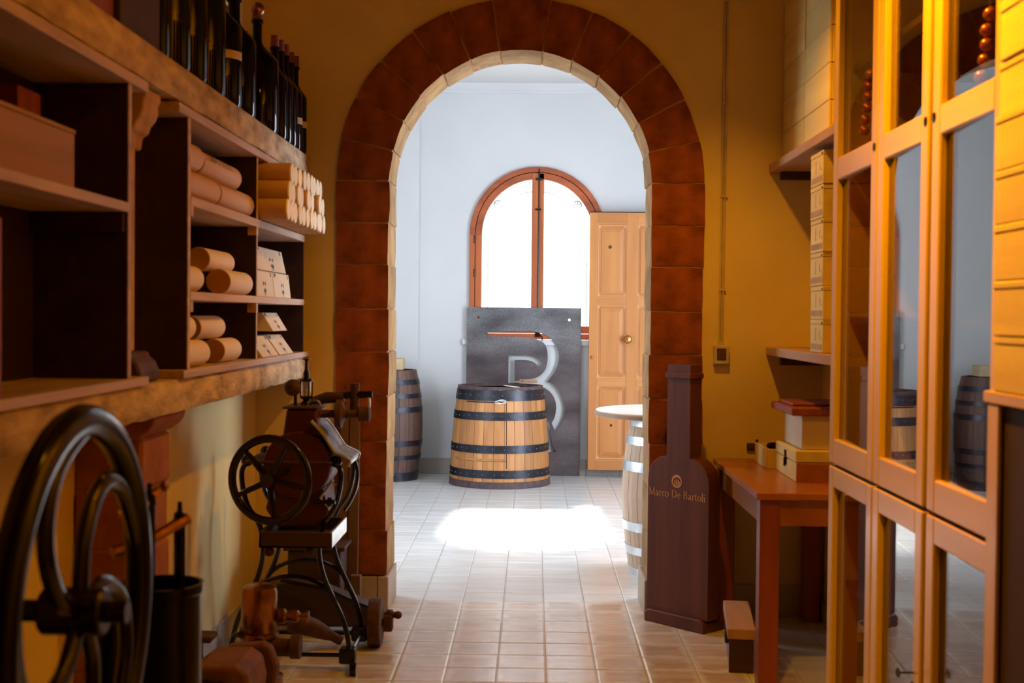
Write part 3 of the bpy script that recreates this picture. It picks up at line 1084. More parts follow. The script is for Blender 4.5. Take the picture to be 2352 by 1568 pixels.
# ------------------------------------------------------------------ casks
def cask(name, label, cx, cy, rfun, z0, z1, nst, smat, hoops, hmat, th=0.025, rot=0.0, top_in=0.0, rivet=False, hoop_t=0.004, closed=False):
    r = root(name, (cx, cy, 0), label, 'barrel')
    k = 8
    for i in range(nst):
        a0 = rot + 2 * pi * i / nst + 0.004
        a1 = rot + 2 * pi * (i + 1) / nst - 0.004
        am = (a0 + a1) / 2
        g = G()
        dr_ = random.uniform(-0.0015, 0.0015)
        for j in range(k + 1):
            z = z0 + (z1 - z0) * j / k
            ro2, ri2 = rfun(z) + dr_, rfun(z) - th
            for a, rr in ((a0, ro2), (am, ro2 / cos((a1 - a0) / 2) * 0.9995), (a1, ro2), (a1, ri2), (a0, ri2)):
                g.v.append(Vector((cx + rr * cos(a), cy + rr * sin(a), z)))
        for j in range(k):
            for q in range(5):
                g.f.append((j * 5 + q, j * 5 + (q + 1) % 5, j * 5 + 5 + (q + 1) % 5, j * 5 + 5 + q))
        g.f.append((0, 1, 2, 3, 4))
        g.f.append(tuple(k * 5 + q for q in (4, 3, 2, 1, 0)))
        g.build('stave', smat, r)
    for hi_, h in enumerate(hoops):
        za, zb = h[0], h[1]
        hm = h[2] if len(h) > 2 else hmat
        e = 0.003
        t = hoop_t
        prof = [(rfun(za) - 0.002, za), (rfun(za) + e + t, za), (rfun((za + zb) / 2) + e + t, (za + zb) / 2), (rfun(zb) + e + t, zb), (rfun(zb) - 0.002, zb)]
        g = G()
        n = 48
        kk = len(prof)
        for rr, z in prof:
            for j in range(n):
                q = 2 * pi * j / n
                g.v.append(Vector((cx + rr * cos(q), cy + rr * sin(q), z)))
        for i in range(kk):
            for j in range(n):
                i2 = (i + 1) % kk
                g.f.append((i * n + j, i * n + (j + 1) % n, i2 * n + (j + 1) % n, i2 * n + j))
        hb = g.build('hoop', hm, r, smooth=True)
        if rivet and len(h) < 4:
            g = G()
            for j in range(34):
                q = 2 * pi * (j + random.uniform(-.25, .25)) / 34
                z = (za + zb) / 2 + random.uniform(-.006, .006)
                rr = rfun(z) + e + t
                g.ball((cx + rr * cos(q), cy + rr * sin(q), z), 0.0045, 6)
            rv = g.build('rivets', M_rivet, hb)
            rv['kind'] = 'stuff'
    return r


def lerp_fun(tab):
    def f(z):
        if z <= tab[0][0]:
            return tab[0][1]
        for (a, ra), (b, rb) in zip(tab, tab[1:]):
            if z <= b:
                u = (z - a) / (b - a)
                return ra + (rb - ra) * u
        return tab[-1][1]
    return f


rf1 = lerp_fun([(0, 0.420), (0.12, 0.415), (0.25, 0.410), (0.40, 0.400), (0.55, 0.387), (0.70, 0.371), (0.83, 0.354)])
CX, CY = -0.272, 10.80
ck = cask('open_cask', 'half cask of honey oak with black riveted hoops standing before the steel plate', CX, CY, rf1, 0.0, 0.815, 29, M_stave,
          [(0.715, 0.800), (0.556, 0.622), (0.288, 0.352), (0.085, 0.150), (0.0, 0.055, M_hoopb, 0)], M_hoop, rivet=True, rot=0.06, hoop_t=0.005)
G().lathe([(0.001, 0.30), (0.37, 0.30)], (CX, CY, 0), 'Z', 24).build('inside_bottom', M_staved, ck)
g = G()
for k in range(40):   # rim ring
    pass
g.lathe([(0.327, 0.80), (0.327, 0.826), (0.360, 0.826), (0.360, 0.80)], (CX, CY, 0), 'Z', 48)
g.build('rim', M_hoopb, ck)
# hatch lines: seam strips and a ledge
dg_ = G()


def on_cask(ang, z, off=0.0):
    rr = rf1(z) + off
    return Vector((CX + rr * sin(ang), CY - rr * cos(ang), z))


for ang in (math.asin(0.062 / 0.39),):
    for zz0, zz1 in ((0.625, 0.70), (0.355, 0.553), (0.165, 0.285)):
        dg_.tube([on_cask(ang, zz0 + (zz1 - zz0) * t / 4, 0.001) for t in range(5)], 0.0032, 6)
dg_.build('hatch_seam', M_ink, ck)
g = G()
aa = [math.asin(v / 0.40) for v in (-0.345, -0.3, -0.24, -0.18, -0.12, -0.06, 0.0, 0.055)]
g.tube([on_cask(a, 0.232, 0.002) for a in aa], 0.009, 6, flat=1.2)
g.build('hatch_ledge', M_stave, ck)
g = G()
g.tube([on_cask(a, 0.703, 0.002) for a in [math.asin(v / 0.40) for v in (-0.29, -0.22, -0.15, -0.08, 0.0, 0.055)]], 0.005, 6)
g.build('hatch_seam', M_ink, ck)

g = G()
for k in range(3):
    c = on_cask(0.0 + 0.03 * k, 0.705 + 0.004 * k, 0.016)
    g.tube([c + Vector((0.035 * cos(q * pi / 7), -0.004 * k, 0.014 * sin(q * pi / 7))) for q in range(14)], 0.0022, 5, closed=True)
g.tube([on_cask(0.05, 0.70, .014), on_cask(0.11, 0.695, .013), on_cask(0.15, 0.697, .012)], 0.0022, 5)
tag(g.build('string_coil', M_string), 'coil of white string hanging on the front of the open cask', 'string')
tag(G().cbox((-0.17, 10.50, 0.832), (0.13, 0.05, 0.006), Matrix.Rotation(0.3, 4, 'Z') @ Matrix.Rotation(0.12, 4, 'Y')).build('paper_scrap', M_paper), 'small folded white paper scrap on the near rim of the open cask', 'paper')
g = G().cbox((-0.06, 11.11, 0.838), (0.18, 0.11, 0.012), Matrix.Rotation(-0.35, 4, 'Z')).cbox((-0.03, 11.11, 0.85), (0.12, 0.09, 0.010), Matrix.Rotation(0.2, 4, 'Z'))
tag(g.build('cloth_bundle', M_cratew), 'crumpled brown cloth on the back rim of the open cask', 'cloth')

rf2 = lerp_fun([(0, 0.255), (0.12, 0.272), (0.25, 0.287), (0.36, 0.297), (0.47, 0.300), (0.58, 0.297), (0.69, 0.287), (0.82, 0.270), (0.94, 0.243)])
dk = cask('dark_barrel', 'dark weathered wine barrel with black hoops against the white wall, box on top', -1.245, 10.99, rf2, 0.0, 0.94, 22, M_staved,
          [(0.82, 0.862), (0.705, 0.742), (0.585, 0.63), (0.30, 0.345), (0.185, 0.22), (0.01, 0.075)], M_hoop, rot=0.03)
G().lathe([(0.001, 0.91), (0.232, 0.91), (0.232, 0.90), (0.001, 0.90)], (-1.245, 10.99, 0), 'Z', 24).build('head', M_staved, dk)
tag(G().box(-1.40, 10.86, 0.9415, -1.108, 11.10, 1.035).build('cream_box', M_label, bevel=0.003), 'flat cream box lying on top of the dark barrel', 'box')

rf3 = lerp_fun([(0, 0.255), (0.13, 0.275), (0.28, 0.292), (0.44, 0.302), (0.60, 0.293), (0.75, 0.274), (0.87, 0.250)])
wk = cask('pale_barrel', 'pale new oak barrel with galvanised hoops under the round table top beside the arch', 0.805, 7.10, rf3, 0.0, 0.865, 22, M_stavep,
          [(0.815, 0.862), (0.715, 0.76), (0.572, 0.625), (0.245, 0.295), (0.115, 0.16), (0.0, 0.04)], M_galv, rot=0.1)
G().lathe([(0.001, 0.84), (0.24, 0.84)], (0.805, 7.10, 0), 'Z', 24).build('head', M_stavep, wk)
tt = root('round_table_top', (0.805, 7.10, 0.867), 'thin round cream table top resting on the pale barrel', 'table top')
G().lathe([(0.456, 0.867), (0.461, 0.870), (0.461, 0.888), (0.456, 0.892)], (0.805, 7.10, 0), 'Z', 64).build('wooden_edge', M_edge, tt, smooth=True)
G().lathe([(0.452, 0.8925), (0.452, 0.898), (0.445, 0.900)], (0.805, 7.10, 0), 'Z', 64).build('top_surface', M_top, tt, smooth=True)

# ================================================================== LEFT SIDE
# two stone ledges
def ledge(name, z0, z1, label, y0=1.2, y1=6.06):
    g = G()
    n = 60
    k = 0
    ring = []
    for i in range(n + 1):
        y = y0 + (y1 - y0) * i / n
        e = noise.noise(Vector((y * 6, z0 * 5, 0))) * 0.006
        f = noise.noise(Vector((y * 9, z1 * 5, 3))) * 0.006
        ring.append([(XL + 0.001, y, z0), (-1.062, y, z0 + 0.004 + f), (-1.054 + e, y, z0 + 0.018), (-1.054 + f, y, (z0 + z1) / 2), (-1.056 + e, y, z1 - 0.012), (-1.066, y, z1), (XL + 0.001, y, z1)])
    m = 7
    for r in ring:
        g.v += [Vector(p) for p in r]
    for i in range(n):
        for j in range(m):
            g.f.append((i * m + j, i * m + (j + 1) % m, (i + 1) * m + (j + 1) % m, (i + 1) * m + j))
    g.f.append(tuple(range(m)))
    g.f.append(tuple(n * m + j for j in range(m)))
    o = g.build(name, M_ledge, smooth=True)
    return tag(o, label, 'ledge')


ledge('stone_ledge', 2.042, 2.153, 'upper rough stone ledge on the left wall carrying the dark bottles')
ledge('stone_ledge', 1.112, 1.213, 'lower rough stone ledge on the left wall carrying the shelf cabinets')

# pier below and the corbels
pier = D.objects.new('pier', None)
COL.objects.link(pier)
pier.location = (-1.22, 3.8, 0)
tag(pier, 'red brown stone pier under the lower ledge behind the big flywheel', 'pier')
zz = [0.0, 0.19, 0.36, 0.55, 0.72, 0.89, 1.05]
for k in range(6):
    d = random.uniform(-0.006, 0.006)
    G().box(XL, 3.66 + d, zz[k] + 0.003, -1.125 + d, 3.95, zz[k + 1] - 0.003).build('stone', M_pier, pier, bevel=0.01)
G().box(XL, 3.668, 0, -1.135, 3.94, 1.05).build('mortar', M_mortar, pier)
G().prism([(XL, 1.052), (-1.125, 1.052), (-1.10, 1.07), (-1.085, 1.09), (-1.08, 1.110), (XL, 1.110)], 3.64, 3.97, 'Y').build('capping', M_pier, pier, bevel=0.004)

cb = root('corbel', (-1.2, 3.62, 1.93), 'carved ochre stone corbel under the upper ledge between the two cabinets', 'corbel')
prf = [(XL, 2.040), (-1.085, 2.040), (-1.083, 2.015), (-1.092, 2.005), (-1.090, 1.985), (-1.098, 1.962), (-1.112, 1.945), (-1.118, 1.925), (-1.135, 1.915), (-1.14, 1.88), (XL, 1.85)]
G().prism(prf, 3.56, 3.70, 'Y').build('scroll_block', M_corbel, cb, bevel=0.004)
G().box(XL, 3.60, 1.30, -1.145, 3.66, 1.90).build('pilaster_strip', M_corbel, cb, bevel=0.004)
lb = root('ledge_knob', (-1.2, 3.62, 1.213), 'rounded brown wooden stop on the lower ledge between the two cabinets', 'bracket')
G().prism([(XL, 1.214), (-1.092, 1.214), (-1.09, 1.245), (-1.10, 1.27), (-1.118, 1.285), (-1.122, 1.30), (XL, 1.30)], 3.53, 3.72, 'Y').build('rounded_block', M_rust, lb, bevel=0.006)

# shelf cabinets
FX = -1.062


def board(g, nm, parent, m=M_darkw_y, bevel=0.0015):
    return g.build(nm, m, parent, bevel=bevel)


ua = root('shelf_cabinet', (-1.19, 2.7, 1.213), 'near dark wooden shelf cabinet on the ledge holding one pale crate', 'cabinet')
board(G().box(XL, 3.328, 1.238, FX, 3.35, 2.008), 'side_panel', ua)
G().box(FX, 3.326, 1.238, FX + 0.004, 3.352, 2.008).build('side_edge', M_shelf_y, ua)
board(G().box(XL, 2.0, 1.238, FX, 2.022, 2.008), 'side_panel', ua)
board(G().box(XL + 0.001, 2.022, 1.238, XL + 0.012, 3.328, 2.008), 'back_panel', ua)
board(G().box(XL + 0.002, 1.7, 2.008, FX + 0.012, 3.47, 2.036), 'top_board', ua, M_shelf_y)
board(G().box(XL + 0.002, 1.7, 1.214, FX + 0.016, 3.47, 1.238), 'bottom_board', ua, M_shelf_y)
board(G().box(XL + 0.012, 2.022, 1.672, FX + 0.008, 3.327, 1.697), 'shelf_board', ua, M_shelf_y)
board(G().box(XL + 0.012, 3.305, 1.62, FX - 0.004, 3.327, 1.670), 'batten', ua)
board(G().box(XL + 0.012, 2.545, 1.2385, FX - 0.01, 2.565, 1.60), 'divider', ua, M_redbox)

ub = root('shelf_cabinet', (-1.19, 4.9, 1.213), 'far dark wooden pigeonhole cabinet on the ledge full of wooden wine tubes', 'cabinet')
board(G().box(XL, 3.905, 1.238, FX, 3.927, 2.008), 'side_panel', ub)
G().box(FX, 3.903, 1.238, FX + 0.004, 3.929, 2.008).build('side_edge', M_shelf_y, ub)
board(G().box(XL, 5.885, 1.238, FX, 5.905, 2.008), 'side_panel', ub)
board(G().box(XL + 0.001, 3.927, 1.238, XL + 0.012, 5.885, 2.008), 'back_panel', ub)
board(G().box(XL + 0.002, 3.78, 2.008, FX + 0.010, 5.93, 2.036), 'top_board', ub, M_shelf_y)
board(G().box(XL + 0.002, 3.82, 1.214, FX + 0.016, 6.0, 1.238), 'bottom_board', ub, M_shelf_y)
for z0, z1 in ((1.451, 1.478), (1.742, 1.772)):
    board(G().box(XL + 0.012, 3.927, z0, FX + 0.006, 5.885, z1), 'shelf_board', ub, M_shelf_y)
for z0, z1 in ((1.238, 1.451), (1.478, 1.742), (1.772, 2.008)):
    dv = board(G().box(XL + 0.012, 4.878, z0 + 0.0005, FX, 4.894, z1 - 0.0005), 'divider', ub)
    G().box(FX, 4.877, z0 + .001, FX + 0.003, 4.895, z1 - .001).build('divider_edge', M_shelf_y, dv)
for yy in (3.935, 4.87):
    for z in (1.415, 1.71):
        G().box(FX - 0.03, yy, z, FX + 0.004, yy + 0.03, z + 0.034).build('batten', M_shelf_y, ub)

# crate and red box in the near cabinet
cr = root('wooden_crate', (-1.19, 2.7, 1.697), 'long pale weathered wooden crate on the shelf of the near cabinet', 'crate')
G().box(-1.115, 2.25, 1.698, -1.10, 3.05, 1.835).build('front_board', M_cratew, cr, bevel=0.002)
G().box(-1.29, 2.25, 1.698, -1.275, 3.05, 1.835).build('back_board', M_cratew, cr, bevel=0.002)
G().box(-1.275, 3.035, 1.698, -1.115, 3.05, 1.835).build('end_board', M_cratew, cr, bevel=0.002)
G().box(-1.275, 2.25, 1.698, -1.115, 2.265, 1.835).build('end_board', M_cratew, cr, bevel=0.002)
G().box(-1.275, 2.265, 1.698, -1.115, 3.035, 1.708).build('bottom_board', M_cratew, cr)
G().box(-1.118, 2.25, 1.836, -1.098, 3.052, 1.845).build('top_lip', M_cratew, cr)
rb = root('wooden_box', (-1.24, 3.1, 1.85), 'dark red wooden box standing in the pale crate in the near cabinet', 'box')
for k, (a, b) in enumerate(((3.06, 3.13), (3.131, 3.20))):
    G().box(-1.30, a, 1.698, -1.24, b, 1.955).build('board', M_redbox, rb, bevel=0.002)

# dark crates on the upper ledge
for k, (y0, y1, z0, z1, x1, lab, m) in enumerate((
        (3.34, 3.69, 2.1535, 2.335, -1.085, 'grey purple wooden box at the near end of the bottles on the upper ledge', M_darkbox),
        (2.85, 3.33, 2.1535, 2.26, -1.10, 'dark brown flat box on the upper ledge at the top left corner', M_redbox),
        (3.15, 3.695, 2.3375, 2.43, -1.09, 'brown flat box stacked on the grey purple box on the upper ledge', M_cratew))):
    c = root('wooden_box', (-1.2, (y0 + y1) / 2, z0), lab, 'box')
    G().box(-1.31, y0, z0, x1, y1, z1 - 0.014).build('body', m, c, bevel=0.003)
    G().box(-1.313, y0 - 0.002, z1 - 0.013, x1 + 0.003, y1 + 0.002, z1).build('lid', m, c, bevel=0.003)


# bottles on the upper ledge
def bottle(R, H, label, group, neck=0.27, cap=M_capsule, lab=None, ball=False, sh=0.56, loc=(0, 0, 0)):
    r = root('wine_bottle', (0, 0, 0), label, 'bottle', group)
    rn = R * neck
    prof = [(0.001, 0.004), (R * 0.8, 0.0), (R * 0.95, 0.006), (R, 0.02), (R, H * sh)]
    for k in range(1, 8):
        q = k / 7
        prof.append((R - (R - rn) * (0.5 - 0.5 * cos(pi * q)) ** 0.85, H * sh + H * 0.17 * q))
    prof += [(rn, H * 0.86), (rn * 1.25, H * 0.865), (rn * 1.25, H * 0.89), (rn, H * 0.895), (rn, H * 0.93)]
    G().lathe(prof, (0, 0, 0), 'Z', 28).build('glass_body', M_bottle, r, smooth=True, origin=(0, 0, 0))
    if ball:
        G().ball((0, 0, H * 0.97), rn * 1.6, 14).build('stopper', M_cork, r, smooth=True)
        G().cyl((0, 0, H * 0.87), (0, 0, H * 0.945), rn * 1.12, n=16).build('capsule', cap, r, smooth=True)
    else:
        G().cyl((0, 0, H * 0.87), (0, 0, H * 1.0), rn * 1.12, rn * 1.05, n=16).build('capsule', cap, r, smooth=True)
    if lab:
        z0, z1, a0, a1 = lab
        g = G()
        n = 12
        for i in range(n + 1):
            a = radians(a0 + (a1 - a0) * i / n)
            for z in (z0, z1):
                g.v.append(Vector(((R + 0.0008) * cos(a), (R + 0.0008) * sin(a), z)))
        g.f = [(2 * i, 2 * i + 2, 2 * i + 3, 2 * i + 1) for i in range(n)]
        g.build('label', M_label, r, origin=(0, 0, 0))
    r.location = loc
    return r


ZU = 2.1545
GB = 'dark wine bottles on the upper ledge'
bottle(0.082, 0.78, 'very large black bottle nearest the grey purple box on the upper ledge', GB, loc=(-1.17, 3.79, ZU))
for (y, R, H, lb_, lab, ball, x) in (
        (3.975, 0.090, 0.76, 'second very large black bottle from the box, no label showing', None, False, -1.165),
        (4.17, 0.085, 0.74, 'third very large black bottle from the box, pale label above the frame', (0.40, 0.50, -60, 20), False, -1.158),
        (4.42, 0.085, 0.74, 'fourth very large black bottle from the box, pale oval label high on it', (0.36, 0.50, -50, 20), False, -1.158),
        (4.67, 0.085, 0.52, 'large black bottle with a narrow cream band label low on its side', (0.175, 0.205, -100, 0), False, -1.158),
        (4.91, 0.085, 0.52, 'large plain black bottle between the banded bottle and the copper stopper', None, False, -1.158),
        (5.33, 0.090, 0.535, 'wide black bottle with a copper ball stopper in the middle of the ledge', None, True, -1.160)):
    bottle(R, H, lb_, GB, lab=lab, ball=ball, loc=(x, y, ZU), neck=0.22 if ball else 0.27)
for k, (y, H) in enumerate(((5.505, 0.45), (5.622, 0.455), (5.739, 0.46), (5.856, 0.45), (5.973, 0.455))):
    bottle(0.056, H, '%s black magnum bottle after the copper stopper bottle, front row%s' % (ORD[k], ', cream neck label' if k >= 3 else ''), GB,
           lab=(0.12, 0.15, -90, 20) if k >= 3 else None, loc=(-1.122, y, ZU), neck=0.30)
for k, (y, H) in enumerate(((4.30, 0.50), (4.55, 0.50), (4.79, 0.52), (5.08, 0.56), (5.20, 0.50), (5.56, 0.48), (5.68, 0.48), (5.80, 0.46))):
    bottle(0.050, H, '%s black bottle from the left in the back row of the upper ledge' % ORD[k], GB, loc=(-1.266, y, ZU), neck=0.30, ball=(k == 4))


# wine tubes (round wooden boxes)
def tube_y(y0, y1, x, z, r, label, group, txt=None, m=None):
    m = m or (M_tube if z > 1.78 else M_tubelit)
    mc_ = M_tube if z > 1.78 else M_tubecap
    t = root('wine_tube', (x, y0, z - r), label, 'tube box', group)
    G().cyl((x, y0 + 0.004, z), (x, y1 - 0.004, z), r, n=28).build('body', m, t, smooth=True)
    for yy, d in ((y0, -1), (y1, 1)):
        G().lathe([(r * 0.985, -0.003), (r * 0.96, 0.001), (0.001, 0.0012)] if d > 0 else [(0.001, -0.0012), (r * 0.96, -0.001), (r * 0.985, 0.003)],
                  (x, yy - 0.0 if d > 0 else yy, z), 'Y', 28).build('end_cap', mc_, t, smooth=True)
    if txt:
        s, h, ust, ang = txt

        def mp(u, v):
            a = ang + (v / r)
            return Vector((x + (r + 0.0008) * cos(a), y0 + ust + u, z + (r + 0.0008) * sin(a)))
        globals().update(T=0.22, t_=0.12)
        tg, w = text(s, h, mp, small_caps=True)
        globals().update(T=0.13, t_=0.05)
        tg.build('printed_name', M_ink, t)
    return t


TG = 'round wooden wine tubes lying in the far cabinet'
zs_ = 1.7725
tube_y(3.95, 4.34, -1.112, zs_ + .047, .047, 'orange lit wooden tube end at the left of the top pigeonhole, bottom row', TG)
tube_y(4.36, 4.86, -1.112, zs_ + .047, .047, 'wooden tube with dark printed name on top, bottom row beside the divider', TG, ('MARCO DE BARTOLI', 0.026, 0.0, 0.70))
tube_y(4.22, 4.76, -1.135, zs_ + .047 + .091, .045, 'wooden tube with large printed name stacked on the top pigeonhole row', TG, ('MARCO DE BARTOLI', 0.036, 0.03, 0.28))
tube_y(3.94, 4.16, -1.120, zs_ + .047 + .0925, .045, 'short wooden tube stacked at the far left of the top pigeonhole', TG)
zs_ = 1.4785
tube_y(4.47, 4.83, -1.105, zs_ + .044, .044, 'daylit tube resting on the middle shelf near the divider, brown end facing us', TG)
tube_y(4.41, 4.78, -1.160, zs_ + .044 + .076, .041, 'daylit tube stacked above the others in the middle pigeonhole', TG)
tube_y(3.93, 4.12, -1.105, zs_ + .042, .042, 'short daylit tube at the left edge of the middle pigeonhole', TG)
tube_y(4.20, 4.42, -1.215, zs_ + .042, .042, 'shaded tube at the back of the middle pigeonhole', TG)
zs_ = 1.2385
tube_y(3.93, 4.20, -1.105, zs_ + .043, .043, 'pale tube at the left of the bottom pigeonhole, lower row', TG)
tube_y(4.42, 4.68, -1.110, zs_ + .042, .042, 'pale tube beside the divider in the bottom pigeonhole, lower row', TG)
tube_y(3.93, 4.14, -1.135, zs_ + .043 + .083, .042, 'pale tube at the left of the bottom pigeonhole, upper row', TG)
tube_y(4.26, 4.60, -1.150, zs_ + .043 + .080, .041, 'pale tube with blue print at the right of the bottom pigeonhole, upper row', TG)

# stack of tubes whose ends stick out over the shelf
r0 = 0.0425
TG2 = 'stacked wooden tubes whose pale ends stick out of the far cabinet'
zb = 1.7725 + r0
proto_t = root('wine_tube', (0, 0, 0), 'x', 'tube box', TG2)
G().cyl((-1.30, 0, 0), (-0.955, 0, 0), r0 - 0.0005, n=24).build('body', M_tubex, proto_t, smooth=True)
G().lathe([(r0 - 0.0006, -0.956), (r0 - 0.003, -0.950), (0.001, -0.9495)], (0, 0, 0), 'X', 24).build('end_cap', M_tubeend, proto_t, smooth=True)
rown = ['bottom', 'middle', 'top']
first = True
for row in range(3):
    nn = 11 - row
    for k in range(nn):
        y = 4.945 + r0 * row + k * 2 * r0
        z = zb + row * r0 * 1.735
        dx = random.uniform(-0.005, 0.003) + (0.014 if (row == 1 and k in (4, 7)) else 0)
        o = proto_t if first else copy_tree(proto_t)
        first = False
        o.location = (dx, y, z)
        o['label'] = 'pale wooden tube end, %s from left in the stack\'s %s row' % (ORD[k], rown[row])


# small labelled boxes in the right pigeonholes
def label_box(y0, y1, x, z, h, tilt, label, d=0.075):
    r = root('labelled_box', (x, (y0 + y1) / 2, z), label, 'box', 'small labelled wine boxes in the right pigeonholes')
    m = Matrix.Translation((x, 0, z)) @ Matrix.Rotation(-tilt, 4, 'Y')
    hx, hz = -math.sin(tilt) * h, math.cos(tilt) * h
    G().prism([(x, z), (x + hx, z + hz), (x + hx - d, z + hz), (x + hx - d, z)], y0, y1, 'Y').build('body', M_card, r, bevel=0.002)
    g = G()
    L = y1 - y0

    def q(u0, v0, u1, v1, o=0.0009):
        g.add([m @ Vector((o, y0 + L * u0, h * v0)), m @ Vector((o, y0 + L * u1, h * v0)), m @ Vector((o, y0 + L * u1, h * v1)), m @ Vector((o, y0 + L * u0, h * v1))], [(0, 1, 2, 3)])
    q(.44, .50, .60, .53)
    q(.46, .42, .48, .60)
    q(.57, .42, .59, .60)
    q(.06, .80, .10, .97)
    q(.12, .86, .16, .97)
    q(.88, .80, .92, .97)
    q(.52, .05, .54, .22)
    g.build('printed_marks', M_ink, r)
    g2 = G()
    g2.add([m @ Vector((0.0011, y0 + L * (0.53 + 0.055 * cos(k * pi / 6)), h * (0.24 + 0.09 * sin(k * pi / 6)))) for k in range(12)], [tuple(range(12))])
    g2.build('glass_emblem', M_bluek, r)
    return r


z1_ = 1.4785
label_box(4.93, 5.30, -1.075, z1_, 0.105, 0.12, 'pale labelled box, lower left of the three in the upper right pigeonhole')
label_box(5.31, 5.66, -1.075, z1_, 0.105, 0.12, 'pale labelled box, lower right of the three in the upper right pigeonhole')
label_box(5.05, 5.62, -1.090, z1_ + 0.108, 0.098, 0.22, 'pale labelled box lying on the other two in the upper right pigeonhole')
z2_ = 1.2385
label_box(5.02, 5.33, -1.062, z2_, 0.10, 0.62, 'tilted labelled box, lower left in the lower right pigeonhole', d=0.06)
label_box(5.36, 5.66, -1.062, z2_, 0.10, 0.62, 'tilted labelled box, lower right in the lower right pigeonhole', d=0.06)
label_box(5.28, 5.58, -1.075, z2_ + 0.100, 0.09, 0.55, 'tilted labelled box perched on top in the lower right pigeonhole', d=0.06)

# ------------------------------------------------------------------ big flywheel, near left
fw = root('iron_flywheel', (-0.71, 2.0, 0.0), 'big dark iron flywheel with curved spokes in the left foreground', 'flywheel')
HY, HZ, WXX = 2.0, 0.94, -0.71
RR = 0.300
g = G()
g.tube([(WXX, HY + RR * cos(2 * pi * k / 64), HZ + RR * sin(2 * pi * k / 64)) for k in range(64)], 0.0275, 14, closed=True, flat=0.85, up=(1, 0, 0))
g.build('rim', M_irong, fw, smooth=True)
sp1 = [(-0.026, 0.008), (-0.055, 0.02), (-0.098, 0.045), (-0.138, 0.102), (-0.145, 0.166), (-0.108, 0.232), (-0.02, 0.275), (0.062, 0.292)]
for k in range(5):
    a = -2 * pi * k / 5
    pts = [(WXX, HY + y * cos(a) - z * sin(a), HZ + y * sin(a) + z * cos(a)) for y, z in sp1]
    G().tube(spline(pts, 4), 0.0165, 10, flat=0.8, up=(1, 0, 0)).build('spoke', M_irong, fw, smooth=True)
G().cyl((WXX - 0.06, HY, HZ), (WXX + 0.04, HY, HZ), 0.038, n=20).build('hub', M_irong, fw, smooth=True, bevel=0.004)
G().cyl((-1.12, HY, HZ), (WXX + 0.075, HY, HZ), 0.018, n=14).build('axle', M_iron, fw, smooth=True)
g = G().box(-1.10, 1.93, 0.86, -0.83, 2.07, 0.99)
g.build('bearing_block', M_iron, fw, bevel=0.015)
for (y, dy) in ((1.90, -0.25), (2.10, 0.2)):
    G().tube([(-0.93, y, 0.90), (-0.93, y + dy * .4, 0.6), (-0.93, y + dy, 0.02)], [0.035, 0.03, 0.03], 8).build('leg', M_iron, fw, smooth=True)
G().tube([(-1.08, 2.0, 0.90), (-1.10, 2.0, 0.5), (-1.12, 2.0, 0.02)], 0.03, 8).build('leg', M_iron, fw, smooth=True)
G().box(-1.2, 1.60, 0.0, -0.86, 2.36, 0.03).build('base_plate', M_iron, fw, bevel=0.004)

# ------------------------------------------------------------------ twin pump cylinder beside it
tk = root('hand_pump', (-0.79, 2.7, 0), 'dark iron twin plunger pump in a round tank behind the flywheel', 'pump')
g = G().lathe([(0.001, 0), (0.085, 0), (0.088, 0.02), (0.083, 0.03), (0.083, 0.815), (0.088, 0.82), (0.088, 0.838), (0.080, 0.838), (0.078, 0.80), (0.001, 0.795)], (-0.785, 2.7, 0), 'Z', 30)
g.build('tank', M_iron, tk, smooth=True)
G().lathe([(0.001, 0.0), (0.05, 0), (0.05, 0.79), (0.045, 0.81), (0.001, 0.815)], (-0.87, 2.62, 0), 'Z', 20).build('side_tank', M_iron, tk, smooth=True)
for (x, y, zt) in ((-0.800, 2.66, 1.035), (-0.758, 2.74, 0.985)):
    G().cyl((x, y, 0.80), (x, y, zt - 0.03), 0.013, n=14).build('plunger_rod', M_iron, tk, smooth=True)
    G().lathe([(0.012, zt - 0.03), (0.015, zt - 0.025), (0.013, zt - 0.005), (0.006, zt), (0.005, zt + 0.02), (0.001, zt + 0.021)], (x, y, 0), 'Z', 12).build('rod_cap', M_iron, tk, smooth=True)
g = G().tube([(-0.865, 2.62, 0.915), (-0.80, 2.68, 0.935), (-0.745, 2.75, 0.968)], [0.014, 0.012, 0.014], 8)
g.build('brass_lever', M_brass, tk, smooth=True)
g = G().tube([(-0.85, 2.60, 1.0), (-0.81, 2.65, 1.01), (-0.785, 2.68, 1.04)], [0.010, 0.014, 0.010], 8).ball((-0.778, 2.69, 1.045), 0.012, 10)
g.build('brass_handle', M_brass, tk, smooth=True)

# ------------------------------------------------------------------ grinding machine
mc = root('corn_sheller', (-0.95, 5.2, 0), 'old maroon hand cranked machine on curved iron legs by the stone arch', 'machine')


def xz(L, Y):
    return [(a, Y, b) for a, b in L]


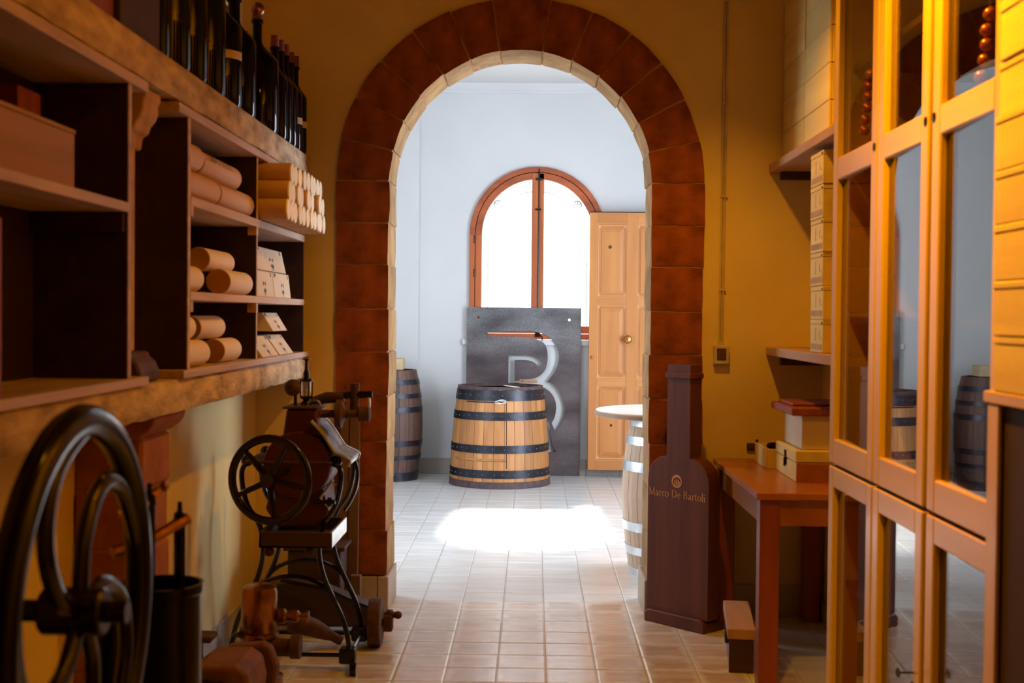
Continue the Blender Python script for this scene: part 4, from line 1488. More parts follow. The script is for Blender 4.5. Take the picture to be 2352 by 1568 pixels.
FR = [(-0.776, 0.824), (-0.756, 0.785), (-0.761, 0.715), (-0.781, 0.646), (-0.821, 0.585), (-0.841, 0.515), (-0.839, 0.437), (-0.818, 0.359), (-0.779, 0.273), (-0.74, 0.187), (-0.72, 0.1), (-0.716, 0.04)]
mx = -0.953
FL = [(2 * mx - a, b) for a, b in FR]
YFm, YRm = 5.05, 5.40
leg_iron = M_iron
for L, Y in ((FR, YFm), (FL, YFm), (FR, YRm), (FL, YRm)):
    G().tube(spline(xz(L, Y), 4), 0.0105, 10, flat=1.4, up=(0, 1, 0)).build('leg', leg_iron, mc, smooth=True)
for Y in (YFm, YRm):
    for sx in (1, -1):
        xx = mx + sx * (mx - (-0.776)) * -1
        G().ball((xx, Y, 0.828), 0.024, 14).build('leg_boss', M_iron, mc, smooth=True)
    G().tube([(-0.72, Y, 0.058), (2 * mx + 0.72, Y, 0.058)], 0.009, 8).build('cross_bar', M_iron, mc, smooth=True)
    arc = [(mx + 0.185 * cos(radians(a)), Y, 0.235 + 0.135 * sin(radians(a))) for a in range(8, 173, 12)]
    G().tube(arc, 0.009, 8).build('brace_arc', M_iron, mc, smooth=True)
for sx in (-0.716, 2 * mx + 0.716):
    G().tube([(sx, YFm, 0.055), (sx, YRm, 0.055)], 0.009, 8).build('side_bar', M_steel, mc, smooth=True)
    for Y in (YFm, YRm):
        G().box(sx - 0.04, Y - 0.03, 0.028, sx + 0.025, Y + 0.03, 0.088).build('foot_block', M_iron, mc, bevel=0.006)
for sx in (-0.69,):
    for Y in (5.00,):
        g = G().cyl((sx - 0.012, Y - 0.03, 0.025), (sx + 0.012, Y - 0.03, 0.025), 0.025, n=18)
        g.box(sx - 0.016, Y - 0.035, 0.02, sx - 0.013, Y + 0.02, 0.05)
        g.build('castor', M_iron, mc, smooth=True)
# flywheel facing the camera
wc = Vector((-1.000, 4.86, 0.777))
tilt = Matrix.Translation(wc) @ Matrix.Rotation(radians(-14), 4, 'Z')
RW = 0.158
wh = G().tube([(RW * cos(2 * pi * k / 56), 0, RW * sin(2 * pi * k / 56)) for k in range(56)], 0.0165, 12, closed=True, flat=0.75, up=(0, 1, 0)).xf(tilt)
wheel = wh.build('crank_wheel', M_irong, mc, smooth=True)
for k in range(5):
    a = radians(-90 + 72 * k + 8)
    G().tube([Vector((0.025 * cos(a), 0, 0.025 * sin(a))), Vector((0.148 * cos(a), 0, 0.148 * sin(a)))], [0.020, 0.014], 8, flat=0.7).xf(tilt).build('spoke', M_irong, wheel, smooth=True)
G().cyl((0, -0.03, 0), (0, 0.035, 0), 0.028, n=18).xf(tilt).build('hub', M_irong, wheel, smooth=True)
G().cyl(tuple(wc), (-0.955, 5.02, 0.80), 0.014, n=12).build('shaft', M_iron, mc, smooth=True)
# drum casing
bc = (-0.925, 0, 0.815)
g = G().lathe([(0.001, 5.0), (0.128, 5.0), (0.133, 5.006), (0.133, 5.27), (0.128, 5.276), (0.001, 5.276)], bc, 'Y', 40)
g.build('drum_casing', M_maroon, mc, smooth=True)
g = G().prism([(-1.03, 0.72), (-0.82, 0.72), (-0.80, 0.62), (-0.86, 0.57), (-1.0, 0.57), (-1.05, 0.64)], 5.02, 5.25, 'Y')
g.build('lower_housing', M_maroon, mc, bevel=0.006)
G().box(-1.13, 4.992, 0.822, -0.785, 5.285, 0.834).build('flange_plate', M_rust, mc, bevel=0.003)
g = G().prism([(-0.985, 0.93), (-0.84, 0.93), (-0.855, 1.035), (-0.97, 1.035)], 5.03, 5.25, 'Y')
g.build('hopper', M_maroon, mc, bevel=0.006)
G().box(-0.985, 5.02, 1.036, -0.845, 5.26, 1.046).build('hopper_lid', M_rust, mc, bevel=0.003)
# corrugated chute
chp = [(-0.868, 0.992), (-0.842, 0.966), (-0.817, 0.935), (-0.791, 0.895), (-0.771, 0.868), (-0.741, 0.853), (-0.715, 0.838), (-0.722, 0.815)]
sp = spline([(a, 0, b) for a, b in chp], 5)
g = G()
ny = 36
for i, p in enumerate(sp):
    for j in range(ny + 1):
        y = 5.0 + 0.27 * j / ny
        off = 0.003 * sin(j * pi / 2)
        g.v.append(Vector((p.x + off * 0.6, y, p.z + off)))
for i in range(len(sp) - 1):
    for j in range(ny):
        g.f.append((i * (ny + 1) + j, (i + 1) * (ny + 1) + j, (i + 1) * (ny + 1) + j + 1, i * (ny + 1) + j + 1))
ch = g.build('corrugated_chute', M_alu, mc, smooth=True)
sm = ch.modifiers.new('thickness', 'SOLIDIFY')
sm.thickness = 0.004
for yy in (5.0, 5.27):
    G().tube([(p.x, yy, p.z) for p in sp], 0.007, 8).build('chute_edge', M_steel, mc, smooth=True)
# outer curved arms
arm = [(-0.745, 0.84), (-0.722, 0.77), (-0.726, 0.70), (-0.75, 0.64), (-0.775, 0.60)]
G().tube(spline(xz(arm, 5.28), 4), 0.008, 8, flat=1.5, up=(0, 1, 0)).build('side_arm', M_iron, mc, smooth=True)
G().tube([(-0.80, 5.02, 0.65), (-0.83, 5.0, 0.69), (-0.78, 5.0, 0.76)], 0.006, 8).build('lever', M_steel, mc, smooth=True)
g = G().cyl((-0.86, 5.0, 0.675), (-0.77, 5.0, 0.675), 0.009, n=10).cyl((-0.80, 5.0, 0.675), (-0.785, 5.0, 0.675), 0.018, n=12)
g.build('adjusting_screw', M_iron, mc, smooth=True)
# ball knob, oiler, pipe and valve
G().cyl((-0.945, 5.08, 1.04), (-0.945, 5.08, 1.09), 0.007, n=10).build('knob_stem', M_iron, mc)
G().ball((-0.955, 5.08, 1.118), 0.034, 18).build('ball_knob', M_rust, mc, smooth=True)
ol = G().lathe([(0.001, 1.046), (0.024, 1.046), (0.020, 1.06), (0.012, 1.068), (0.026, 1.076), (0.026, 1.084), (0.001, 1.084)], (-0.905, 5.1, 0), 'Z', 18).build('oiler_base', M_iron, mc, smooth=True)
G().lathe([(0.020, 1.084), (0.020, 1.142)], (-0.905, 5.1, 0), 'Z', 18).build('oiler_glass', M_oil, mc, smooth=True)
G().cyl((-0.905, 5.1, 1.084), (-0.905, 5.1, 1.142), 0.009, n=10).build('oiler_core', M_string, mc)
g = G()
for q in range(4):
    a = q * pi / 2 + .5
    g.cyl((-0.905 + .024 * cos(a), 5.1 + .024 * sin(a), 1.08), (-0.905 + .024 * cos(a), 5.1 + .024 * sin(a), 1.146), 0.003, n=6)
g.lathe([(0.026, 1.142), (0.026, 1.150), (0.012, 1.156), (0.013, 1.175), (0.007, 1.19), (0.006, 1.225), (0.016, 1.228), (0.016, 1.232), (0.001, 1.233)], (-0.905, 5.1, 0), 'Z', 16)
g.build('oiler_cap', M_iron, mc, smooth=True)
G().tube(spline([(-0.89, 5.1, 1.06), (-0.87, 5.1, 1.065), (-0.85, 5.1, 1.055), (-0.845, 5.1, 1.03)], 4), 0.006, 8).build('oil_pipe', M_steel, mc, smooth=True)
g = G().lathe([(0.001, -0.895), (0.018, -0.895), (0.024, -0.875), (0.017, -0.855), (0.016, -0.80), (0.018, -0.795), (0.038, -0.79), (0.058, -0.785), (0.058, -0.765), (0.036, -0.758), (0.018, -0.75), (0.016, -0.70), (0.03, -0.695), (0.03, -0.655), (0.020, -0.65), (0.001, -0.65)], (0, 5.12, 1.012), 'X', 24)
g.build('valve_pipe', M_rust, mc, smooth=True)
G().tube([(-0.89, 5.14, 1.062), (-0.83, 5.14, 1.075), (-0.76, 5.14, 1.078)], [0.014, 0.024, 0.020], 12).build('wooden_grip', M_darkbox, mc, smooth=True)
G().tube([(-0.79, 5.14, 1.085), (-0.72, 5.14, 1.088), (-0.645, 5.14, 1.09)], [0.013, 0.016, 0.014], 12).build('valve_handle', M_iron, mc, smooth=True)
G().cyl((-0.716, 5.14, 1.02), (-0.716, 5.14, 1.135), 0.019, n=14).build('valve_stem', M_rust, mc, smooth=True)
G().tube([(-0.66, 5.14, 1.09), (-0.655, 5.13, 1.05), (-0.66, 5.12, 1.02)], 0.006, 8).build('valve_link', M_steel, mc, smooth=True)
# tray
tx0, tx1, ty0, ty1, tz0, tz1 = -1.06, -0.775, 4.95, 5.34, 0.500, 0.562
tr = G().box(tx0, ty0, tz0, tx1, ty0 + 0.012, tz1).box(tx0, ty1 - 0.012, tz0, tx1, ty1, tz1).box(tx0, ty0, tz0, tx0 + 0.012, ty1, tz1).box(tx0, ty0, tz0, tx1, ty1, tz0 + 0.01)
tr.build('tray', M_darkbox, mc, bevel=0.003)
G().box(tx1 - 0.012, ty0 + .0005, tz0 + .0005, tx1 + 0.001, ty1 - .0005, tz1 + .0005).build('daylit_tray_side', M_steel, mc, bevel=0.002)  # bright steel stands in for daylight on this side of the tray
for xx in (-1.03, -0.87):
    G().ball((xx, 5.0, 0.478), 0.022, 10).build('tray_bolt', M_rust, mc, smooth=True)

# ------------------------------------------------------------------ brass pump and red block in front
bp = root('brass_pump', (-1.0, 4.78, 0), 'brown brass pump with a round dome and side spout on the floor by the machine', 'pump')
c = (-1.02, 4.78, 0)
G().lathe([(0.001, 0.395), (0.045, 0.393), (0.062, 0.383), (0.067, 0.365), (0.067, 0.225), (0.060, 0.215), (0.001, 0.214)], c, 'Z', 28).build('dome', M_brass, bp, smooth=True)
G().lathe([(0.072, 0.215), (0.074, 0.20), (0.060, 0.185), (0.040, 0.17), (0.045, 0.13), (0.065, 0.12), (0.065, 0.06), (0.09, 0.05), (0.09, 0.0), (0.001, 0.0)], c, 'Z', 28).build('body', M_brass, bp, smooth=True)
G().lathe([(0.018, -0.955), (0.028, -0.945), (0.028, -0.925), (0.019, -0.915), (0.023, -0.895), (0.023, -0.875), (0.013, -0.865), (0.012, -0.845), (0.021, -0.842), (0.021, -0.832), (0.001, -0.831)], (0, 4.78, 0.275), 'X', 18).build('spout', M_brass, bp, smooth=True)
G().lathe([(0.03, -0.985), (0.03, -0.90), (0.045, -0.895), (0.045, -0.86), (0.001, -0.858)], (0, 4.76, 0.165), 'X', 18).build('outlet_flange', M_rust, bp, smooth=True)
G().cyl((-1.06, 4.70, 0.235), (-1.06, 4.66, 0.235), 0.014, n=10).cyl((-1.0, 4.71, 0.20), (-1.0, 4.67, 0.20), 0.02, n=10).build('bolt', M_rust, bp)
G().tube(spline([(-1.08, 4.80, 0.19), (-1.13, 4.85, 0.18), (-1.155, 4.88, 0.10), (-1.15, 4.86, 0.03)], 4), 0.011, 8).build('bent_pipe', M_iron, bp, smooth=True)
rbk = root('motor_block', (-1.08, 4.42, 0), 'faded red rounded machine block lying on the floor in the lower left', 'machine block')
G().prism([(-1.19, 0.0), (-0.96, 0.0), (-0.945, 0.12), (-0.96, 0.19), (-1.0, 0.215), (-1.12, 0.212), (-1.18, 0.17)], 4.30, 4.58, 'Y').build('housing', M_redred, rbk, bevel=0.018, seg=3)
G().prism([(-1.16, 0.02), (-0.93, 0.02), (-0.915, 0.13), (-0.94, 0.20), (-0.97, 0.216), (-1.10, 0.205)], 4.60, 4.66, 'Y').build('end_flange', M_redred, rbk, bevel=0.012, seg=2)
G().tube([(-1.15, 4.29, 0.15), (-1.10, 4.27, 0.17), (-1.02, 4.28, 0.15)], 0.012, 8).build('lifting_lug', M_iron, rbk, smooth=True)
tag(G().box(-1.27, 4.70, 0.0, -1.225, 4.76, 0.19).box(-1.28, 4.69, 0.19, -1.18, 4.79, 0.215).build('cast_bracket', M_rust, bevel=0.005), 'small rusty bracket behind the red block against the left wall', 'bracket')

# ------------------------------------------------------------------ behind the machine: cart, cone, planks, box
ct = root('hand_cart', (-0.8, 5.6, 0), 'dark wooden barrow frame with a small wheel and beam behind the machine', 'cart')
G().prism([(-1.15, 0.10), (-1.12, 0.22), (-1.02, 0.235), (-0.90, 0.20), (-0.66, 0.105), (-0.645, 0.07), (-0.70, 0.03), (-1.12, 0.03)], 5.62, 5.72, 'Y').build('curved_frame', M_darkbox, ct, bevel=0.006)
G().tube([(-1.10, 5.60, 0.24), (-0.90, 5.58, 0.205), (-0.62, 5.55, 0.098)], 0.010, 8).build('shaft_bar', M_iron, ct, smooth=True)
G().lathe([(0.001, -0.686), (0.098, -0.686), (0.102, -0.682), (0.102, -0.636), (0.098, -0.632), (0.001, -0.632)], (0, 5.42, 0.102), 'X', 28).build('wheel', M_rust, ct, smooth=True)
G().cyl((-0.70, 5.42, 0.10), (-0.625, 5.42, 0.10), 0.017, n=12).build('wheel_hub', M_iron, ct, smooth=True)
G().cyl((-0.655, 5.52, 0.11), (-0.575, 5.50, 0.115), 0.014, n=12).ball((-0.572, 5.50, 0.115), 0.018, 10).cyl((-0.62, 5.52, 0.112), (-0.60, 5.515, 0.113), 0.022, n=12).build('axle_end', M_rust, ct, smooth=True)
G().box(-0.635, 5.48, 0.045, -0.595, 5.54, 0.115).build('axle_block', M_rust, ct, bevel=0.005)
tag(G().tube(spline([(-1.01, 5.30, 0.12), (-0.93, 5.32, 0.105), (-0.85, 5.36, 0.060), (-0.80, 5.38, 0.03)], 4), [0.02 + 0.022 * sin(pi * min(1, k / 11 + .2)) for k in range(13)], 14).build('leather_funnel', M_rust, smooth=True),
    'brown cone shaped leather funnel lying on the tiles under the machine', 'funnel')
ob = root('wooden_box', (-1.0, 5.85, 0.14), 'dark old box on a bench against the arch wall behind the machine', 'box')
G().box(-1.10, 5.75, 0.175, -0.86, 5.96, 0.34).build('body', M_darkbox, ob, bevel=0.005)
G().box(-1.12, 5.74, 0.341, -0.84, 5.97, 0.36).build('lid', M_darkbox, ob, bevel=0.004)
for x0 in (-1.09, -0.89):
    G().box(x0, 5.77, 0.0, x0 + 0.03, 5.94, 0.175).build('leg', M_darkbox, ob)
for k, (x0, x1, y, zt, lb_) in enumerate(((-0.905, -0.865, 5.99, 0.98, 'left narrow weathered plank leaning on the arch jamb behind the machine'),
                                         (-0.860, -0.812, 5.985, 0.965, 'right narrow weathered plank leaning on the arch jamb behind the machine'))):
    g = G().prism([(y - 0.035, 0.0), (y - 0.012, 0.0), (y + 0.055, zt), (y + 0.032, zt)], x0, x1, 'X')
    tag(g.build('plank', M_greyw, bevel=0.002), lb_, 'plank', 'planks by the arch')
tag(G().box(-0.838, 5.90, 0.0, -0.79, 5.945, 0.20).build('plank_offcut', M_greyw, bevel=0.003), 'short plank offcut standing on the floor in front of the planks', 'offcut')

# ================================================================== RIGHT SIDE
# bottle-shaped wooden display
db = root('bottle_shaped_stand', (0.70, 5.85, 0), 'dark red wooden stand shaped like a bottle with gold lettering by the right jamb', 'display stand')
O = Vector((0.53, 5.950, 0))
u = (Vector((0.77, 5.692, 0)) - O)
wlen = u.length
u.normalize()
nrm = Vector((u.y, -u.x, 0))
if nrm.y > 0:
    nrm = -nrm          # towards camera-left
vz = Vector((0, 0, 1))
# base 0.43 wide; body inset
def DP(a, z, d):
    """a along face, z up, d depth behind face"""
    return O + u * a + vz * z - nrm * d


def dprism(poly, d0, d1):
    g = G()
    nn = len(poly)
    g.v = [DP(a, z, d0) for a, z in poly] + [DP(a, z, d1) for a, z in poly]
    g.f = [tuple(range(nn)), tuple(range(2 * nn - 1, nn - 1, -1))] + [(i, (i + 1) % nn, (i + 1) % nn + nn, i + nn) for i in range(nn)]
    return g


W_ = wlen
bcx = W_ * 0.505
hb = 0.182
shoulder = [(bcx - hb, 0.66)] + [(bcx - hb + 0.112 * (1 - cos(radians(a))), 0.66 + 0.115 * sin(radians(a))) for a in range(15, 91, 15)]
body = [(bcx - hb, 0.055)] + shoulder + [(bcx - 0.068, 1.198), (bcx + 0.068, 1.198)] + [(2 * bcx - a, z) for a, z in shoulder[::-1]] + [(bcx + hb, 0.055)]
dprism(body, 0.02, 0.10).build('bottle_board', M_display, db, bevel=0.002)
dprism([(0, 0), (W_, 0), (W_, 0.04), (W_ - .02, 0.058), (.02, 0.058), (0, 0.04)], 0.0, 0.16).build('base_block', M_display, db, bevel=0.004)
dprism([(bcx - 0.078, 1.135), (bcx + 0.078, 1.135), (bcx + 0.078, 1.160), (bcx - 0.078, 1.160)], 0.008, 0.104).build('neck_ring', M_display, db, bevel=0.004)
# lettering on the face: sized to span the body
def fmap(u0, z0, s=1.0):
    return lambda a, b: DP(u0 + a, z0 + b, 0.0190)


H = 0.047
g, wd = text('Marco De Bartoli', H, lambda a, b: Vector((0, 0, 0)))
H = H * (2 * hb - 0.012) / wd * 1.0
g, wd = text('Marco De Bartoli', H, fmap(bcx - hb + 0.008, 0.588))
g.build('gold_lettering', M_gold, db)
mp = fmap(bcx - 0.005, 0.665)
g = G()
n = 24
RE = 0.030
for k in range(n):
    a, b = 2 * pi * k / n, 2 * pi * (k + 1) / n
    th = 0.006 + 0.006 * max(0, sin(a))
    g.add([mp(RE * cos(a), RE * sin(a)), mp(RE * cos(b), RE * sin(b)), mp((RE - th) * cos(b), (RE - th) * sin(b)), mp((RE - th) * cos(a), (RE - th) * sin(a))], [(0, 1, 2, 3)])
for xx, z0, z1 in ((-0.012, -0.022, 0.004), (-0.002, -0.026, 0.010), (0.008, -0.022, 0.006), (0.015, -0.016, 0.0)):
    g.add([mp(xx - 0.0028, z0), mp(xx + 0.0028, z0), mp(xx + 0.0028, z1), mp(xx - 0.0028, z1)], [(0, 1, 2, 3)])
g.build('gold_emblem', M_gold, db)

# switch box and conduit on the arch wall
sb = root('wall_switch', (0.889, 6.08, 1.19), 'ivory square switch box on the ochre wall right of the arch', 'switch')
G().box(0.853, 6.045, 1.193, 0.925, 6.0795, 1.283).build('housing', M_plastic, sb, bevel=0.004)
G().box(0.867, 6.041, 1.212, 0.911, 6.046, 1.268).build('rocker', M_rust, sb, bevel=0.003)
tag(G().box(0.875, 6.066, 1.283, 0.903, 6.079, 1.30).cyl((0.882, 6.072, 1.29), (0.893, 6.072, 3.58), 0.0045, n=8).cyl((0.895, 6.072, 1.29), (0.905, 6.072, 3.58), 0.0045, n=8).build('surface_cable', M_wireiv), 'pair of ivory cables running up the wall from the switch', 'cable')
for k, z in enumerate((1.54, 2.13, 2.7)):
    pass
g = G()
for z in (1.54, 1.98, 2.42, 2.9):
    g.box(0.882 + (z - 1.29) * .0045 - 0.006, 6.064, z, 0.882 + (z - 1.29) * .0045 + 0.024, 6.079, z + 0.008)
tag(g.build('cable_clips', M_wireiv), 'small ivory clips holding the cables beside the arch', 'clip', kind='stuff')
tag(G().box(1.018, 6.068, 0.785, 1.055, 6.0795, 0.82).box(1.024, 6.065, 0.791, 1.049, 6.069, 0.814).build('wall_socket', M_rust, bevel=0.002), 'small brown wall socket just above the side table', 'socket')

# wall shelves
s1 = root('wall_shelf', (1.24, 5.3, 2.095), 'upper wooden wall shelf right of the arch carrying the big pine crates', 'shelf')
G().box(1.106, 4.52, 2.097, XR, 6.078, 2.137).build('board', M_cratew, s1, bevel=0.003)
G().box(1.15, 6.00, 2.060, XR, 6.045, 2.096).build('bracket', M_darkbox, s1, bevel=0.003)
G().box(1.15, 4.70, 2.060, XR, 4.745, 2.096).build('bracket', M_darkbox, s1, bevel=0.003)
s2 = root('wall_shelf', (1.24, 5.3, 1.235), 'lower wooden wall shelf right of the arch carrying the stack of yellow boxes', 'shelf')
G().box(1.103, 4.52, 1.238, XR, 6.078, 1.277).build('board', M_cratew, s2, bevel=0.003)
G().box(1.15, 5.95, 1.195, XR, 6.0, 1.237).build('bracket', M_darkbox, s2, bevel=0.003)

# crates on the upper shelf: 2 columns x 7 rows
pc = root('pine_crate', (0, 0, 0), 'x', 'crate', 'pine crates stacked on the upper shelf')
gf = G().box(0, -0.232, 0, 0.012, 0.232, 0.146)
gf.build('side_board', M_yellow, pc, bevel=0.0025)
G().box(0.188, -0.232, 0, 0.199, 0.232, 0.146).build('side_board', M_yellow, pc)
G().box(0.012, -0.232, 0, 0.188, -0.220, 0.146).build('end_board', M_pinex, pc, bevel=0.0025)
G().box(0.012, 0.220, 0, 0.188, 0.232, 0.146).build('end_board', M_pinex, pc)
G().box(0.012, -0.220, 0.134, 0.188, 0.220, 0.144).build('lid', M_yellow, pc)
first = True
side = ['nearer', 'farther']
for c_, yc in enumerate((5.365, 5.835)):
    for rw in range(8):
        o = pc if first else copy_tree(pc)
        first = False
        o.location = (1.168 + random.uniform(-0.003, 0.003), yc + random.uniform(-.002, .002), 2.1375 + rw * 0.1485)
        o['label'] = 'pine crate, %s from the bottom in the %s column on the upper shelf' % (ORD[rw], side[c_])

# yellow labelled boxes, six high, on the lower shelf
yb = root('wine_carton', (0, 0, 0), 'x', 'box', 'yellow boxes stacked on the lower shelf')
G().box(0, -0.11, 0, 0.22, 0.11, 0.112).build('box_body', M_yellow, yb, bevel=0.002)
G().box(-0.001, -0.111, 0.1125, 0.221, 0.111, 0.1305).build('lid', M_yellow, yb, bevel=0.002)
g = G()
for (y0, z0, y1, z1) in ((-0.10, 0.012, 0.10, 0.034), (0.012, 0.055, 0.020, 0.098), (0.008, 0.048, 0.024, 0.054), (-0.094, 0.05, -0.084, 0.062), (-0.06, 0.055, -0.05, 0.085)):
    g.add([(-0.0008, y0, z0), (-0.0008, y1, z0), (-0.0008, y1, z1), (-0.0008, y0, z1)], [(0, 1, 2, 3)])
M_tan = mat('tan_print', (0.52, 0.36, 0.16), rough=0.7)
g.build('printed_picture', M_tan, yb)
G().cyl((-0.004, -0.10, 0.118), (0.0, -0.10, 0.118), 0.004, n=8).build('nail', M_iron, yb)
first = True
for rw in range(6):
    o = yb if first else copy_tree(yb)
    first = False
    o.location = (1.130 - 0.0015 * rw, 5.125 + random.uniform(-0.006, 0.006), 1.278 + rw * 0.1325)
    o['label'] = 'yellow wine box, %s from the bottom in the narrow stack beside the glass cabinet' % ORD[rw]
tag(G().box(1.17, 5.30, 1.2775, 1.215, 5.34, 1.385).build('small_dark_bottle', M_darkbox, bevel=0.01), 'small dark wooden block standing behind the yellow stack on the lower shelf', 'block')

# side table
tb = root('side_table', (1.1, 5.45, 0), 'cherry brown wooden side table with boxes on it right of the arch', 'table')
G().box(0.855, 4.86, 0.722, XR - 0.02, 6.05, 0.75).build('tabletop', M_tablew, tb, bevel=0.004)
for (x0, y0) in ((0.872, 4.88), (0.872, 5.955), (1.27, 4.88), (1.27, 5.955)):
    G().box(x0, y0, 0, x0 + 0.075, y0 + 0.075, 0.721).build('leg', M_tablez, tb, bevel=0.003)
G().box(0.885, 4.956, 0.62, 0.91, 5.954, 0.721).build('apron', M_tablew, tb)
G().box(0.948, 4.89, 0.62, 1.269, 4.915, 0.721).build('apron', M_tablew, tb)
G().box(0.948, 5.99, 0.62, 1.269, 6.015, 0.721).build('apron', M_tablew, tb)

# step stool under it
stp = root('step_stool', (0.83, 5.3, 0), 'small pale wooden step stool against the table leg', 'stool')
STR = Matrix.Translation((0.785, 5.08, 0)) @ Matrix.Rotation(radians(-6.5), 4, 'Z') @ Matrix.Translation((-0.785, -5.08, 0))
G().box(0.785, 5.08, 0.135, 0.895, 5.60, 0.177).xf(STR).build('seat', M_cratew, stp, bevel=0.003)
G().box(0.792, 5.085, 0.0, 0.888, 5.11, 0.134).xf(STR).build('end_board', M_darkbox, stp, bevel=0.002)
G().box(0.792, 5.56, 0.0, 0.888, 5.585, 0.134).xf(STR).build('end_board', M_darkbox, stp, bevel=0.002)
G().box(0.845, 5.111, 0.03, 0.862, 5.559, 0.12).xf(STR).build('side_board', M_cratew, stp)

# boxes on the table
cx_ = root('clasped_chest', (1.2, 5.35, 0.75), 'small pine chest with a dark metal clasp on the side table', 'chest')
M_z = Matrix.Identity(4)
G().box(1.068, 5.18, 0.7505, 1.335, 5.61, 0.828).build('body', M_yellow, cx_, bevel=0.003)
G().box(1.066, 5.178, 0.830, 1.337, 5.612, 0.878).build('lid', M_yellow, cx_, bevel=0.004)
G().box(1.061, 5.37, 0.80, 1.067, 5.40, 0.862).box(1.057, 5.378, 0.792, 1.063, 5.392, 0.83).build('clasp', M_iron, cx_, bevel=0.002)
G().box(1.068, 5.170, 0.7505, 1.335, 5.177, 0.826).build('end_board', M_tablew, cx_)
wb = root('pale_box', (1.2, 5.4, 0.88), 'tall pale wooden box with a red lid standing on the clasped chest', 'box')
G().box(1.098, 5.22, 0.879, 1.335, 5.58, 1.018).build('body', M_card, wb, bevel=0.003)
G().box(1.050, 5.19, 1.019, 1.345, 5.64, 1.050).build('lid', M_redbox, wb, bevel=0.004)
G().box(1.075, 5.30, 1.0505, 1.345, 5.60, 1.062).build('lid_panel', M_redbox, wb, bevel=0.003)
sm_ = root('small_tray_box', (1.07, 5.78, 0.75), 'little open pine box on the table holding a dark wrist band', 'box')
G().box(1.030, 5.66, 0.7505, 1.040, 5.92, 0.84).box(1.105, 5.66, 0.7505, 1.115, 5.92, 0.84).box(1.04, 5.66, 0.7505, 1.105, 5.67, 0.835).box(1.04, 5.91, 0.7505, 1.105, 5.92, 0.835).box(1.04, 5.67, 0.7505, 1.105, 5.91, 0.758).build('box_walls', M_yellow, sm_, bevel=0.002)
G().ball((1.035, 5.90, 0.848), 0.008, 10).build('lid_knob', M_rust, sm_, smooth=True)
g = G().tube([(1.085 + 0.034 * cos(q * pi / 8), 5.72 + 0.03 * sin(q * pi / 8), 0.8435 + 0.003 * sin(q * pi / 8)) for q in range(16)], 0.006, 6, closed=True, flat=1.6)
tag(g.build('wrist_band', M_bottle, smooth=True), 'glossy black wrist band lying in the little pine box', 'bracelet')

# ------------------------------------------------------------------ glass fronted cabinet
XC = 1.02
gcab = root('glass_cabinet', (1.19, 3.6, 0), 'tall honey wood cabinet with glass doors along the right wall', 'cabinet')
CY0, CY1, CZ = 2.80, 4.41, 2.62
G().box(XC + 0.02, CY1 - 0.02, 0.08, XR - 0.002, CY1, CZ).build('side_panel', M_honey, gcab)
G().box(XC + 0.02, CY0, 0.08, XR - 0.002, CY0 + 0.02, CZ).build('side_panel', M_honey, gcab)
G().box(XR - 0.014, CY0 + 0.02, 0.08, XR - 0.002, CY1 - 0.02, CZ).build('back_panel', M_inner, gcab)
G().box(XC + 0.02, CY0 - 0.01, CZ, XR - 0.002, CY1 + 0.01, CZ + 0.03).build('top_board', M_honeyy, gcab)
G().box(XC + 0.04, CY0 + 0.001, 0.0, XR - 0.002, CY1 - 0.001, 0.079).build('plinth', M_inner, gcab)
for z in (0.08, 0.50, 0.905, 1.40, 1.90, 2.25):
    G().box(XC + (0.02 if z == 0.905 else 0.06), CY0 + 0.021, z, XR - 0.016, CY1 - 0.021, z + 0.02).build('shelf_board', M_inner, gcab)
for y in (3.335, 3.845):
    G().box(XC + 0.021, y - 0.012, 0.08, XC + 0.06, y + 0.012, CZ).build('upright', M_inner, gcab)


def cab_door(y0, y1, z0, z1, mids, finger_holes=()):
    d = D.objects.new('door', None)
    COL.objects.link(d)
    d.parent = gcab
    dl = Vector((XC, (y0 + y1) / 2, z0))
    d.location = dl - gcab.location
    w = 0.062
    x0, x1 = XC, XC + 0.022
    G().box(x0, y0, z0, x1, y0 + w, z1).build('stile', M_honey, d, bevel=0.005, seg=2)
    G().box(x0, y1 - w, z0, x1, y1, z1).build('stile', M_honey, d, bevel=0.005, seg=2)
    G().box(x0 + 0.0005, y0 + w, z0, x1, y1 - w, z0 + 0.085).build('rail', M_honeyy, d, bevel=0.004)
    G().box(x0 + 0.0005, y0 + w, z1 - 0.07, x1, y1 - w, z1).build('rail', M_honeyy, d, bevel=0.004)
    zz = [z0 + 0.085] + [v for m in mids for v in m] + [z1 - 0.07]
    for a, b in mids:
        G().box(x0 + 0.0005, y0 + w, a, x1, y1 - w, b).build('rail', M_honeyy, d, bevel=0.004)
    ang = radians(2.0)
    for k in range(0, len(zz), 2):
        g = G().cbox((XC + 0.0135, (y0 + y1) / 2, (zz[k] + zz[k + 1]) / 2), (0.003, y1 - y0 - 2 * w + 0.006, zz[k + 1] - zz[k] + 0.006), Matrix.Rotation(-ang, 4, 'Z'))
        g.build('pane', M_glass, d)
    for (ky, kz) in finger_holes:
        G().lathe([(0.013, 0.0), (0.012, -0.003), (0.009, -0.004), (0.001, -0.0042)], (XC, ky, kz), 'X', 12).build('knob', M_iron, d, smooth=True)  # flat dark disc put in for the shade of a recessed finger hole
    return d


cab_door(3.852, 4.405, 0.922, CZ - 0.01, [(1.880, 1.955)], [(3.875, 1.93)])
cab_door(3.352, 3.838, 0.922, CZ - 0.01, [(1.880, 1.955)], [(3.372, 1.93)])
cab_door(2.812, 3.318, 0.922, CZ - 0.01, [(1.880, 1.955)], [(3.300, 1.93)])
for (a, b) in ((3.852, 4.405), (3.352, 3.838), (2.812, 3.318)):
    cab_door(a, b, 0.085, 0.912, [], [])
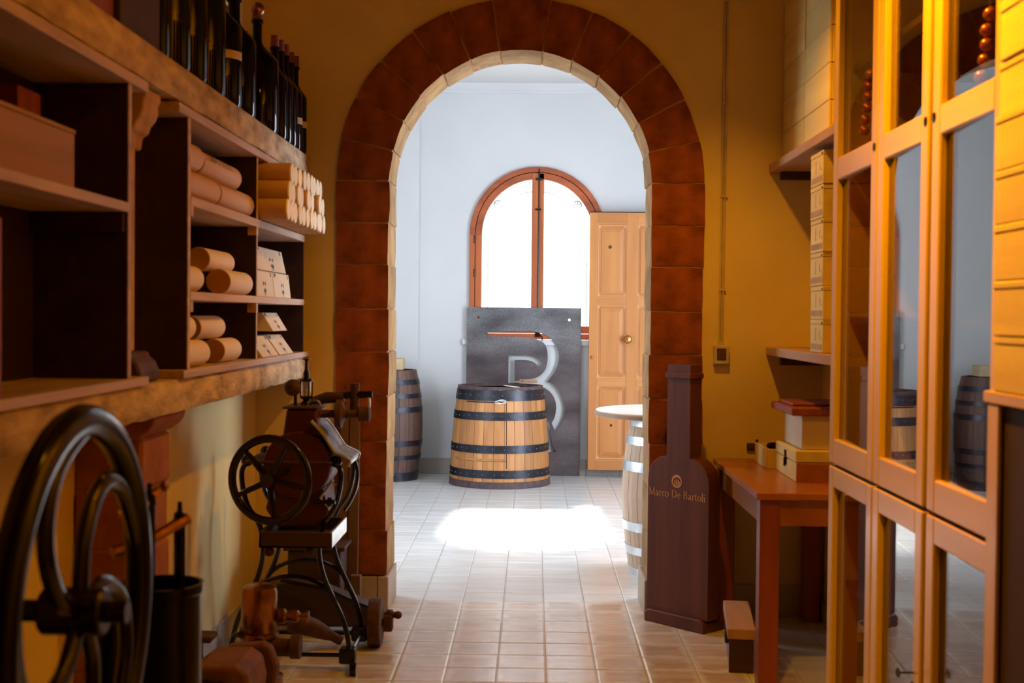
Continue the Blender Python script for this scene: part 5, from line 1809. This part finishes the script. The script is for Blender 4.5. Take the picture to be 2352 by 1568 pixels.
# keys in the lower locks
for k, (y, lb_) in enumerate(((3.40, 'small iron key in the lock of the middle lower cabinet door'), (3.27, 'small iron key in the lock of the right lower cabinet door'))):
    g = G().cyl((XC - 0.035, y, 0.475), (XC - 0.001, y, 0.475), 0.003, n=8)
    g.tube([(XC - 0.042 + 0.0 * q, y + 0.013 * cos(q * pi / 6), 0.475 + 0.011 * sin(q * pi / 6)) for q in range(12)], 0.0028, 6, closed=True)
    tag(g.build('key', M_iron, smooth=True), lb_, 'key')


# strings of copper balls hanging inside
def balls(y, x, ztop, n_, label):
    r = root('ball_garland', (x, y, ztop), label, 'ornament', 'strings of copper balls in the glass cabinet')
    z = ztop
    G().cyl((x, y, ztop + 0.01), (x, y, CZ - 0.001), 0.0015, n=6).build('cord', M_darkbox, r)
    k = 0
    prev = None
    for i in range(n_):
        yy = y + 0.008 * sin(i * 1.9) + 0.012 * i
        G().ball((x, yy, z), 0.0165, 12).build('ball', M_ball, r, smooth=True)
        z -= 0.034
    return r


balls(3.03, 1.062, 2.13, 5, 'string of copper balls behind the glass of the nearest upper door')
balls(4.10, 1.062, 2.19, 6, 'string of copper balls behind the glass of the farthest upper door')

# near right: cabinet end, stack of yellow boxes
nb = root('low_cupboard', (1.19, 2.45, 0), 'dark wooden cupboard at the right edge under the yellow boxes', 'cupboard')
G().box(0.99, 2.02, 0.0, XR - 0.002, 2.775, 1.235).build('carcass', M_inner, nb, bevel=0.003)
G().box(0.975, 2.0, 1.2355, XR - 0.002, 2.785, 1.262).build('top_board', M_honeyy, nb, bevel=0.003)
G().box(0.978, 2.70, 0.04, 0.989, 2.765, 1.234).build('stile', M_honey, nb, bevel=0.003)
hts = [0.118, 0.115, 0.118, 0.113, 0.116, 0.112]
z = 1.2625
pos = ['bottom', 'second', 'third', 'fourth', 'fifth', 'topmost but one']
for k, h in enumerate(hts):
    r = root('cigar_box', (1.03, 2.6, z), 'yellow pine box, %s in the tall stack at the right edge' % (pos[k] if k else 'lowest'), 'box', 'yellow boxes at the right edge')
    y0 = 2.40 + random.uniform(-.004, .004)
    dx = random.uniform(-0.004, 0.004)
    G().box(0.978 + dx, y0, z, 1.20 + dx, 2.735, z + h - 0.018).build('body', M_yellow, r, bevel=0.003)
    G().box(0.976 + dx, y0 - .002, z + h - 0.0175, 1.202 + dx, 2.737, z + h - 0.0015).build('lid', M_yellow, r, bevel=0.003)
    z += h
z += 0.0005
r = root('cigar_box', (1.03, 2.6, z), 'yellow pine box tilted on end on top of the right edge stack', 'box', 'yellow boxes at the right edge')
G().box(0.975, 2.575, z, 1.10, 2.72, z + 0.10).build('body', M_yellow, r, bevel=0.003)
G().box(0.973, 2.573, z + 0.1005, 1.102, 2.722, z + 0.125).build('lid', M_yellow, r, bevel=0.003)
# floor standing post at the very right edge
tag(G().box(1.012, 2.45, 2.096, 1.07, 2.51, 3.58).build('wooden_post', M_honey, bevel=0.004), 'honey wood post rising behind the top yellow box at the right edge', 'post')
